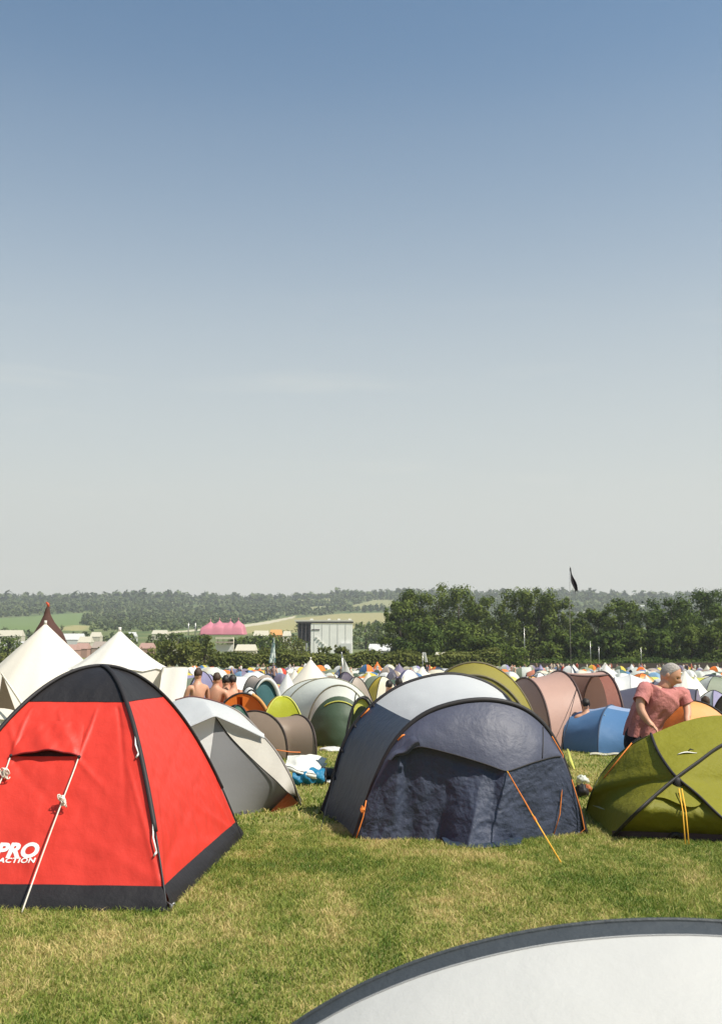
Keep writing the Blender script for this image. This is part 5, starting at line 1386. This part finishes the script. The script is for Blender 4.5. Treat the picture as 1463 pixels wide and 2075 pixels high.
# ------------------------------------------------------------------ people
SKIN = plain('skin', (.50, .265, .17), rough=.5, var=.10, scale=9); HAIRB = plain('brown_hair', (.055, .032, .020), rough=.7); HAIRD = plain('dark_hair', (.018, .014, .012), rough=.6)
def skinned(name, joints, edges, mats, parent=None, root_i=0, sub=2, matfn=None, off=None, smooth=True):
    """one continuous body grown over a skeleton: joints [(point, (rx, ry))]"""
    me = bpy.data.meshes.new(name); o_ = off or V((0, 0, 0))
    me.from_pydata([tuple(V(p) - o_) for p, r in joints], edges, [])
    o = bpy.data.objects.new(name, me); COL.objects.link(o)
    md = o.modifiers.new('skin', 'SKIN'); md.use_smooth_shade = True
    for i, (p, r) in enumerate(joints):
        sv = me.skin_vertices[0].data[i]; sv.radius = r if hasattr(r, '__len__') else (r, r); sv.use_root = (i == root_i)
    o.modifiers.new('sub', 'SUBSURF').levels = sub
    dg = bpy.context.evaluated_depsgraph_get(); dg.update()
    m2 = bpy.data.meshes.new_from_object(o.evaluated_get(dg)); bpy.data.objects.remove(o); bpy.data.meshes.remove(me)
    m2.materials.clear()
    for m_ in (mats if isinstance(mats, (list, tuple)) else [mats]): m2.materials.append(m_)
    for p in m2.polygons:
        p.use_smooth = smooth; p.material_index = matfn(V(p.center) + o_) if matfn else 0
    m2.name = name
    return link(bpy.data.objects.new(name, m2), parent)

# ---- the person in the pink shirt, leaning over the olive tent
def pink_person():
    Yp = 10.02
    P = lambda x, y, d=0: U(x, y, Yp + d)
    foot = ZL(1292, Yp + .1)
    root = thing('person', 'grey haired person in a pink shirt and black trousers bending over the olive tent', 'person', foot)
    org = origin(root)
    hip = P(1293, 1497, .10); hipL, hipR = P(1279, 1508, .02), P(1309, 1508, .20)
    waist = P(1299, 1462, .08); chest = P(1322, 1420, .02); neckb = P(1343, 1395, .02); neck = P(1349, 1385, .0); 
    shL, shR = P(1306, 1398, -.13), P(1381, 1408, .16)
    elL, elR = P(1296, 1437, -.22), P(1392, 1437, .10)
    wrL, wrR = P(1312, 1462, -.26), P(1391, 1459, -.02)
    kneeL, kneeR = foot + V((-.02, -.26, .44)), foot + V((.20, -.16, .44)); anL, anR = foot + V((-.10, .02, .07)), foot + V((.14, .10, .07)); toeL, toeR = foot + V((-.06, -.22, .03)), foot + V((.20, -.14, .03))
    J = [(hip, .125), (waist, (.115, .125)), (chest, (.12, .14)), (neckb, .075), (neck, .060), (P(1354, 1374), .065),
         (shL, .062), (P(1297, 1419, -.19), .050), (elL, .043), (P(1304, 1451, -.25), .043), (wrL, .028),
         (shR, .060), (P(1389, 1424, .14), .048), (elR, .042), (P(1393, 1448, .04), .038), (wrR, .028),
         (hipL, .095), (kneeL, .07), (anL, .045), (toeL, .035), (hipR, .095), (kneeR, .07), (anR, .045), (toeR, .035)]
    E = [(0, 1), (1, 2), (2, 3), (3, 4), (4, 5), (2, 6), (6, 7), (7, 8), (8, 9), (9, 10), (2, 11), (11, 12), (12, 13), (13, 14), (14, 15), (0, 16), (16, 17), (17, 18), (18, 19), (0, 20), (20, 21), (21, 22), (22, 23)]
    # hands : palm and five bent fingers, closed over the tent
    def hand(J, E, wr, ang, reach, down, side, wi):
        d1 = (reach * .6 + down * .4).normalized()
        palm = wr + d1 * .045; J.append((palm, (.026, .036))); E.append((wi, len(J) - 1)); pi_ = len(J) - 1
        for k, (sx, ln) in enumerate(((-.026, .060), (-.009, .070), (.009, .066), (.025, .054))):
            a = palm + d1 * .036 + side * sx; bnd = a + (reach * .5 + down * .6).normalized() * ln * .5; tip = bnd + (down * .95 - reach * .15).normalized() * ln * .5
            J += [(a, .0105), (bnd, .0095), (tip, .0075)]; m = len(J); E.extend([(pi_, m - 3), (m - 3, m - 2), (m - 2, m - 1)])
        a = palm - d1 * .01 + side * -.034 * (1 if ang > 0 else -1); tip = a + (reach * .7 + side * -.5 * (1 if ang > 0 else -1)).normalized() * .035
        J += [(a, .012), (tip, .009)]; m = len(J); E.extend([(pi_, m - 2), (m - 2, m - 1)])
    hand(J, E, wrL, 1, V((.75, -.3, -.3)).normalized(), V((.25, -.25, -1)).normalized(), V((.35, .9, .1)).normalized(), 10)
    hand(J, E, wrR, -1, V((.1, -.85, -.4)).normalized(), V((0, -.5, -1)).normalized(), V((.98, .1, .0)).normalized(), 15)
    body = skinned('body', J, E, [SKIN], root, 0, 2, off=org)
    # head : shaped rings, turned to the right and looking down
    hc = P(1357, 1368)
    fwd = V((.76, -.42, -.48)).normalized(); sidev = fwd.cross(V((0, 0, 1))).normalized(); upv = sidev.cross(fwd).normalized()
    HM = Matrix((sidev, fwd, upv)).transposed()
    prof = []
    hb = MB(); nu, nv = 30, 24
    def head_pt(u, v, s=1.0):
        ph = pi * v; th = 2 * pi * u                   # v 0 crown .. 1 chin ; th 0 = side, pi/2 = front
        x = .077 * sin(ph) ** .85 * cos(th); y = .098 * sin(ph) ** .85 * sin(th); z = .118 * cos(ph)
        if z < 0: x *= 1 + .9 * z; y *= 1 + (.25 if y > 0 else 1.9) * z       # jaw narrows, nape rises
        if y > 0:
            fx = abs(x)
            y += .030 * math.exp(-((z + .018) / .020) ** 2) * math.exp(-(fx / .014) ** 2)          # nose
            y += .016 * math.exp(-((z - .002) / .016) ** 2) * math.exp(-(fx / .009) ** 2)
            y -= .012 * math.exp(-((z - .012) / .014) ** 2) * math.exp(-((fx - .030) / .016) ** 2)  # eye sockets
            y += .006 * math.exp(-((z - .032) / .012) ** 2) * math.exp(-(fx / .05) ** 2)            # brow
            y += .006 * math.exp(-((z + .056) / .007) ** 2) * math.exp(-(fx / .022) ** 2) - .005 * math.exp(-((z + .050) / .004) ** 2) * math.exp(-(fx / .02) ** 2)
            y += .010 * math.exp(-((z + .095) / .018) ** 2) * math.exp(-(fx / .022) ** 2)           # chin
        return hc + HM @ (V((x, y, z)) * s)
    hb.patch(lambda u, v: head_pt(u, v), 48, 40); ho = hb.build('head', SKIN, root)
    for sg in (1, -1):
        e = MB(); e.ball(hc + HM @ V((sg * .075, -.008, -.008)), (.012, .020, .032), 10, 8, 0, HM); e.build('ear', SKIN, ho)
        e = MB(); e.ball(hc + HM @ V((sg * .030, .078, .010)), (.011, .010, .008), 8, 6, 0, HM); e.build('eye', plain('eye_dark', (.05, .04, .035), rough=.3), ho)
    e = MB(); e.tube([hc + HM @ V((x_, .083 - abs(x_) * .35, -.052)) for x_ in (-.022, -.01, 0, .01, .022)], .004, 6); e.build('mouth', plain('lip', (.30, .12, .10)), ho)
    GREYH = plain('grey_hair', (.33, .30, .27), rough=.8, var=.4, scale=80, bump=.5)
    hr = MB()
    def hairf(u, v):
        th = 2 * pi * u; front = max(0, sin(th)); lim = .58 - .42 * front ** .5 
        p = head_pt(u, v * lim, 1.045); return p
    hr.patch(hairf, 40, 16); hr.build('hair', GREYH, root)
    # shirt : loose tube from the collar to the hem, with folds
    SH = fabric('pink_shirt', (.50, .20, .185), trans=.12, scale=26, bump=.5, rough=.85, var=.22, spec=.15)
    ax_c = Curve([P(1299, 1489, .07), P(1302, 1472, .06), P(1313, 1446, .04), P(1334, 1418, .02), P(1345, 1401, .02), P(1347, 1391, .01)])
    rr = [(0, .180, .150), (.18, .178, .150), (.45, .190, .155), (.68, .225, .160), (.84, .240, .150), (.94, .165, .115), (1, .078, .078)]
    def lerp_r(t):
        for a, b in zip(rr, rr[1:]):
            if t <= b[0]:
                w = (t - a[0]) / (b[0] - a[0]); w = w * w * (3 - 2 * w); return a[1] + (b[1] - a[1]) * w, a[2] + (b[2] - a[2]) * w
        return rr[-1][1:]
    latv = (shR - shL).normalized()
    def shirt(u, v):
        c = ax_c(v); tg = (ax_c(min(1, v + .02)) - ax_c(max(0, v - .02))).normalized()
        l = (latv - tg * latv.dot(tg)).normalized(); f = tg.cross(l).normalized()
        rx, ry = lerp_r(v); a = 2 * pi * u
        fold = 1 + (.07 * sin(6 * a + 4 * v) + .045 * sin(11 * a - 5 * v)) * (1 - v) ** .5 + .03 * wob(c + l * cos(a) * .2 + f * sin(a) * .2, 9)
        p = c + l * rx * cos(a) * fold + f * ry * sin(a) * fold
        if v < .2: p += V((0, 0, -.02 * (1 - v / .2) * (1 + .6 * sin(3 * a))))
        return p
    sb = MB(); sb.patch(shirt, 60, 44); so_ = sb.build('shirt', SH, root)
    for sh, mid, dr in ((shL, P(1297, 1421, -.19), 1), (shR, P(1390, 1427, .14), 1)):
        cv = Curve([sh.lerp(chest, .45), sh + V((0, 0, .012)), sh.lerp(mid, .5), mid])
        sl = MB(); sl.tube(cv.seg(0, 1, 14), [.08, .078, .076, .075, .074, .073, .073, .072, .072, .072, .072, .072, .073, .074, .076], 16, cap=False)
        for i, q in enumerate(sl.v):
            sl.v[i] = tuple(V(q) + V((wob(q, 16), wob(q, 16, 3), wob(q, 16, 6))) * .010)
        sl.build('sleeve', SH, so_)
    # trousers
    TR = fabric('black_trousers', (.014, .013, .016), trans=0, scale=20, bump=.5, rough=.85, var=.2)
    TJ = [(P(1298, 1474, .07), (.095, .09)), (P(1294, 1490, .09), (.125, .125)), (hip, (.15, .16)), (hipL, .115), (kneeL, .088), (anL + V((0, 0, .05)), .07), (hipR, .115), (kneeR, .088), (anR + V((0, 0, .05)), .07)]
    skinned('trousers', TJ, [(0, 1), (1, 2), (2, 3), (3, 4), (4, 5), (2, 6), (6, 7), (7, 8)], TR, root, 1, 2, off=org)
    for a, t_ in ((anL, toeL), (anR, toeR)):
        sb = MB(); sb.tube([a + V((0, .05, -.03)), a + V((0, -.05, -.02)), t_], [.05, .052, .04], 10); sb.build('shoe', HAIRD, root)
pink_person()

# ---- shirtless group sitting in front of the far tents
def sitter(label, px_head, py_head, Yq, lean, hair, twist=0., arm=1, cloth=None, s=1.0, seat=None):
    hd = U(px_head, py_head, Yq); g = V((hd.x - lean * .5, Yq, gz(hd.x, Yq)))
    sc = (hd.z - g.z + .02) / 1.0 if seat is None else seat
    root = thing('person', label, 'person', g, 'people sitting between the tents')
    org = origin(root); H = hd.z - g.z
    z = lambda k: g.z + H * k
    bz = max(g.z + .12, hd.z - .80)
    base = V((g.x, Yq, bz)); mid = V((g.x + lean * .22, Yq - .02, hd.z - .56)); ch = V((g.x + lean * .55, Yq - .02, hd.z - .27)); nk = V((hd.x - lean * .12, Yq - .01, hd.z - .13))
    lat = V((cos(twist), sin(twist), 0)); w_ = .185 * s
    sl, sr = ch - lat * w_ + V((0, 0, .055)), ch + lat * w_ + V((0, 0, .055))
    fw = V((-sin(twist), cos(twist), 0))
    el, er = sl + V((0, .02, -.26 * s)) - lat * .06 + fw * .05, sr + V((0, .02, -.26 * s)) + lat * .06 + fw * .05
    wl, wr = el + fw * .20 + lat * .08 + V((0, 0, .03)), er + fw * .20 - lat * .08 + V((0, 0, .03 + .12 * arm))
    kl, kr = base + fw * .42 - lat * .14 + V((0, 0, .02)), base + fw * .42 + lat * .14 + V((0, 0, .02))
    fl, fr = V((kl.x, kl.y + .12, g.z + .04)), V((kr.x, kr.y + .12, g.z + .04))
    J = [(base, (.15 * s, .13 * s)), (mid, (.125 * s, .105 * s)), (ch, (.15 * s, .11 * s)), (nk, .062), (hd, .06), (sl, .055), (el, .042), (wl, .03), (sr, .055), (er, .042), (wr, .03), (kl, .075), (fl, .05), (kr, .075), (fr, .05)]
    hl, hr2 = wl + fw * .08, wr + fw * .08
    J += [(hl, (.035, .02)), (hr2, (.035, .02))]
    E = [(0, 1), (1, 2), (2, 3), (3, 4), (2, 5), (5, 6), (6, 7), (2, 8), (8, 9), (9, 10), (0, 11), (11, 12), (0, 13), (13, 14), (7, 15), (10, 16)]
    skinned('body', J, E, [SKIN, cloth or C_CHAR], root, 0, 2, off=org, matfn=(lambda p: 1 if (p.z < bz + .03 or (cloth is not None and cloth is not C_CHAR and p.z < hd.z - .15 and (p - ch).length < .34)) else 0))
    b = MB(); b.ball(hd, (.066, .086, .104), 14, 10); ho = b.build('head', SKIN, root)
    b = MB(); b.ball(hd + V((0, -.014, .030)), (.073, .090, .088), 14, 10, 0, None, .2); b.build('hair', hair, root)
    return root
sitter('shirtless person with short brown hair sitting upright nearest the white porch', 402, 1367, 17.5, .02, HAIRB, .7, 0, s=.95)
sitter('shirtless person with brown hair hunched beside the upright one', 440, 1376, 17.8, .16, HAIRB, -.5, 0, s=1.05)
sitter('dark haired person in a white top among the bare backed group', 458, 1381, 18.4, -.02, HAIRD, .3, 1, C_WHITE, .9)
sitter('shirtless person leaning to the side at the right end of the bare backed group', 472, 1380, 18.2, -.26, HAIRD, .5, 1, s=.95)
sitter('dark haired person sitting at the mouth of the pink tunnel tent', 1186, 1428, 18.5, .02, HAIRD, .1, 0, C_CHAR)
sitter('person with a flushed face and white top behind the navy tent', 808, 1386, 19.5, .03, HAIRD, .8, 0, C_WHITE)
sitter('dark haired person lying low beside the flushed one', 788, 1390, 20.5, .05, HAIRD, .3, 0, C_WHITE)
sitter('person in dark clothes sitting among the tents right of the orange dome', 1428, 1424, 17.5, .0, HAIRB, .4, 0, C_CHAR, .9)

# ------------------------------------------------------------------ the crowd of tents down the slope
rng = random.Random(11)
def far_proto(kind):
    b = MB()
    if kind == 'dome':
        def fn(a0, a1):
            def f(u, v):
                s = 1 - v; a = V((cos(a0), sin(a0), 0)).lerp(V((cos(a1), sin(a1), 0)), u) * s * .72 * 1.38; return V((a.x, a.y, (1 - s ** 2.6)))
            return f
        for i in range(4): b.patch(fn(pi / 4 + i * pi / 2, pi / 4 + (i + 1) * pi / 2), 4, 5, i % 2)
    elif kind == 'tunnel':
        for j in range(3):
            w0, h0 = (.55, .6) if j == 0 else (.95, 1.0); w1, h1 = (.6, .75) if j == 2 else (.95, 1.0)
            x0, x1 = -1.1 + j * .73, -1.1 + (j + 1) * .73
            b.patch(lambda u, v: V((x0 + (x1 - x0) * v, -(w0 + (w1 - w0) * v) * cos(pi * u), (h0 + (h1 - h0) * v) * sin(pi * u) ** .85)), 10, 2, j % 2)
        for x0, w0, h0, d in ((-1.1, .55, .6, -.3), (1.09, .6, .75, .3)):
            b.patch(lambda u, v: V((x0 + d * v, -w0 * cos(pi * u), h0 * sin(pi * u) ** .85 * (1 - v))), 10, 2, 1)
    elif kind == 'ridge':
        for sg in (1, -1):
            b.patch(lambda u, v: V(((u - .5) * 2.2, sg * .95 * cos(pi / 2 * v), .88 * sin(pi / 2 * v) ** .9 - .06 * sin(pi * u) * v)), 6, 5, 0)
            b.patch(lambda u, v: V((sg * (1.1 + .35 * (1 - v)), (u - .5) * 1.9 * cos(pi / 2 * v), .88 * sin(pi / 2 * v) ** .9)), 5, 5, 1)
    else:
        n = 8
        def f(u, v):
            a = 2 * pi * u; r = (1 - v) ** 1.15 * 1.0; return V((r * cos(a), r * sin(a), .22 + .78 * v))
        b.patch(f, 16, 6, 0); b.patch(lambda u, v: V((cos(2 * pi * u), sin(2 * pi * u), .22 * v)), 16, 1, 0)
    me = b.mesh('far_' + kind, [C_WHITE, C_CREAM], smooth=(kind != 'tipi')); return me, b
PROT = {k: far_proto(k) for k in ('dome', 'tunnel', 'ridge', 'tipi')}
PAL = [('white', C_WHITE, 11), ('cream', C_CREAM, 9), ('pale grey', C_PALE, 12), ('grey green', C_GREENG, 8), ('dark green', C_GREEND, 5), ('blue', C_BLUE, 2), ('sky blue', C_SKY, 3), ('navy', C_NAVYF, 4), ('orange', C_ORANGE, 2), ('red', C_RED, 1), ('salmon', C_SALMON, 2), ('yellow', C_YEL, 2), ('lime', C_LIME, 1.5), ('beige', C_BEIGE, 7), ('taupe', C_TAUPE, 5), ('lavender', C_LAV, 4), ('purple grey', C_PURP, 6), ('teal', C_TEAL, 1), ('charcoal', C_CHAR, 4), ('olive', C_OLIVE, 4)]
PALW = [c for n, m_, c in PAL]
spots = []
Yr = 27.0
while Yr < 186:
    half = Yr * .38; x = -half + rng.random() * 3
    while x < half:
        yj = Yr + rng.uniform(-.6, .6) * (1 + Yr / 60); spots.append((x + rng.uniform(-.5, .5), yj)); x += rng.uniform(2.6, 4.4) * (1 if Yr > 45 else 1.15)
    Yr *= 1.052
def blocked(x, y):
    px, py = proj((x, y, gz(x, y) + .6))
    if px < -30 or px > 1495: return True
    if y < 50 and px < 395: return True
    if 420 < px < 560 and y < 33: return True
    if y < 40 and 560 < px < 720: return True
    if y < 36 and px > 1130: return True
    if y < 31 and 880 < px < 1130: return True
    if px < 190 and y < 70: return True
    if 455 < px < 500 and 100 < y < 150: return True         # bare strip of path
    return False
spots = [s_ for s_ in spots if not blocked(*s_)]
spots.sort(key=lambda s_: s_[1])
KN = {'dome': 'dome tent', 'tunnel': 'tunnel tent', 'ridge': 'ridge tent', 'tipi': 'small tipi'}
rest_v, rest_f, rest_m = MB(), None, None
RESTM = [C_WHITE, C_CREAM, C_PALE, C_GREENG, C_GREEND, C_BLUE, C_NAVYF, C_ORANGE, C_BEIGE, C_LAV, C_PURP, C_YEL]
def zone(px):
    return 'before the left bushes' if px < 440 else 'below the stage' if px < 790 else 'below the tall grove' if px < 1010 else 'under the dark trees'
for i, (x, y) in enumerate(spots):
    kind = rng.choices(['dome', 'tunnel', 'ridge', 'tipi'], [10, 6, 3, .7])[0]
    cn, c1, _ = rng.choices(PAL, PALW)[0]; c2 = c1 if rng.random() < .5 else rng.choices(PAL, PALW)[0][1]
    if kind == 'tipi': cn, c1 = rng.choice([('white', CANVAS), ('cream', CANVAS_C)])
    sx = rng.uniform(.85, 1.35); hz_ = rng.uniform(.85, 1.25) * (1.35 if rng.random() < .15 else 1); rz = rng.random() * 2 * pi
    if kind == 'tipi': sx *= 1.1; hz_ *= 1.5
    if y < 60: hz_ *= .72; sx *= .85
    z = gz(x, y) - .03
    if i < 290:
        me = PROT[kind][0]; o = bpy.data.objects.new(KN[kind].replace(' ', '_').replace('small_', ''), me); o.location = (x, y, z); o.rotation_euler = (0, 0, rz); o.scale = (sx, sx, hz_)
        COL.objects.link(o)
        for k, m_ in enumerate((c1, c2)):
            if k < len(o.material_slots): o.material_slots[k].link = 'OBJECT'; o.material_slots[k].material = m_
        px = proj((x, y, z))[0]; dist = 'in the near crowd' if y < 75 else 'in the far crowd'
        two = '' if c1 is c2 else ' two-tone'
        tag(o, f'{cn}{two} {KN[kind]} {dist} {zone(px)}', 'tent', 'crowd of tents on the slope')
    else:
        b = PROT[kind][1]; M = Matrix.Translation((x, y, z)) @ Matrix.Rotation(rz, 4, 'Z') @ Matrix.Diagonal((sx, sx, hz_, 1))
        n0 = len(rest_v.v); rest_v.v.extend([tuple(M @ V(p)) for p in b.v]); rest_v.f.extend([tuple(q + n0 for q in f) for f in b.f])
        i1, i2 = rng.randrange(len(RESTM)), rng.randrange(len(RESTM)); rest_v.m.extend([i1 if m_ == 0 else i2 for m_ in b.m])
if rest_v.v:
    o = rest_v.build('distant_tents', RESTM, None, weld=False); tag(o, 'mass of tiny tents at the bottom of the field before the hedge', kind='stuff')
print('SPOTS', len(spots))

# people standing and walking among the far tents
def far_person_mesh(name, pose, cl, cl2):
    k = .12 * pose
    J = [(V((0, 0, .92)), .13), (V((0, 0, 1.18)), .13), (V((0, 0, 1.40)), (.15, .11)), (V((0, 0, 1.52)), .055), (V((0, .02, 1.66)), .09), (V((-.19, 0, 1.40)), .055), (V((-.25, k, 1.12)), .045), (V((-.24, .1 + k, .90)), .038),
         (V((.19, 0, 1.40)), .055), (V((.25, -k, 1.12)), .045), (V((.24, .1 - k, .90)), .038), (V((-.1, k, .48)), .075), (V((-.11, k * 1.2, .06)), .055), (V((.1, -k, .48)), .075), (V((.11, -k * 1.4, .06)), .055), (V((-.11, k + .12, .04)), .045), (V((.11, -k + .10, .04)), .045)]
    E = [(0, 1), (1, 2), (2, 3), (3, 4), (2, 5), (5, 6), (6, 7), (2, 8), (8, 9), (9, 10), (0, 11), (11, 12), (0, 13), (13, 14), (12, 15), (14, 16)]
    o = skinned(name, J, E, [SKIN, cl, cl2, HAIRB], None, 0, 1, matfn=lambda p: 3 if p.z > 1.70 else 0 if p.z > 1.50 else (1 if (p.z > .95 and abs(p.x) < .22) else (2 if p.z > .40 and abs(p.x) < .19 else 0)))
    me = o.data; bpy.data.objects.remove(o); return me
CLO = [('white', C_WHITE), ('black', C_CHAR), ('red', C_RED), ('tan', C_TAUPE), ('pink', C_PINK), ('cream', C_CREAM), ('grey', C_PALE)]
PM = [(n_, far_person_mesh('standing_person', k % 3 - 1, m_, C_CHAR if k % 2 else C_NAVYF)) for k, (n_, m_) in enumerate(CLO)]
for i in range(84):
    if i < 30: px = rng.uniform(1060, 1480); Yq = rng.uniform(185, 202)
    else: px = rng.uniform(395, 1460); Yq = rng.uniform(75, 186)
    g = ZL(px, Yq); n_, me = rng.choice(PM)
    o = bpy.data.objects.new('person', me); o.location = g; o.rotation_euler = (0, 0, rng.random() * 6.28); o.scale = (1, 1, rng.uniform(.94, 1.06)); COL.objects.link(o)
    tag(o, f'tiny far person in a {n_} top ' + ('by the dark fence under the trees' if i < 30 else f'among the far tents {zone(px)}'), 'person', 'people among the far tents')
# ------------------------------------------------------------------ summer haze
if HAZE > 0:
    b = MB(); b.box((0, 1600, 170), (5200, 3700, 380)); h = b.build('haze', [], None, smooth=False)
    m = bpy.data.materials.new('haze_air'); m.use_nodes = True; t = NT(m)
    pv = t.n('ShaderNodeVolumePrincipled'); pv.inputs['Density'].default_value = HAZE; pv.inputs['Color'].default_value = (.95, .97, 1.0, 1); pv.inputs['Anisotropy'].default_value = .2
    o = t.n('ShaderNodeOutputMaterial'); t.l(pv.outputs[0], o.inputs['Volume'])
    h.data.materials.append(m); tag(h, 'thin pale summer haze lying over the whole valley', kind='stuff')
    h.visible_shadow = True
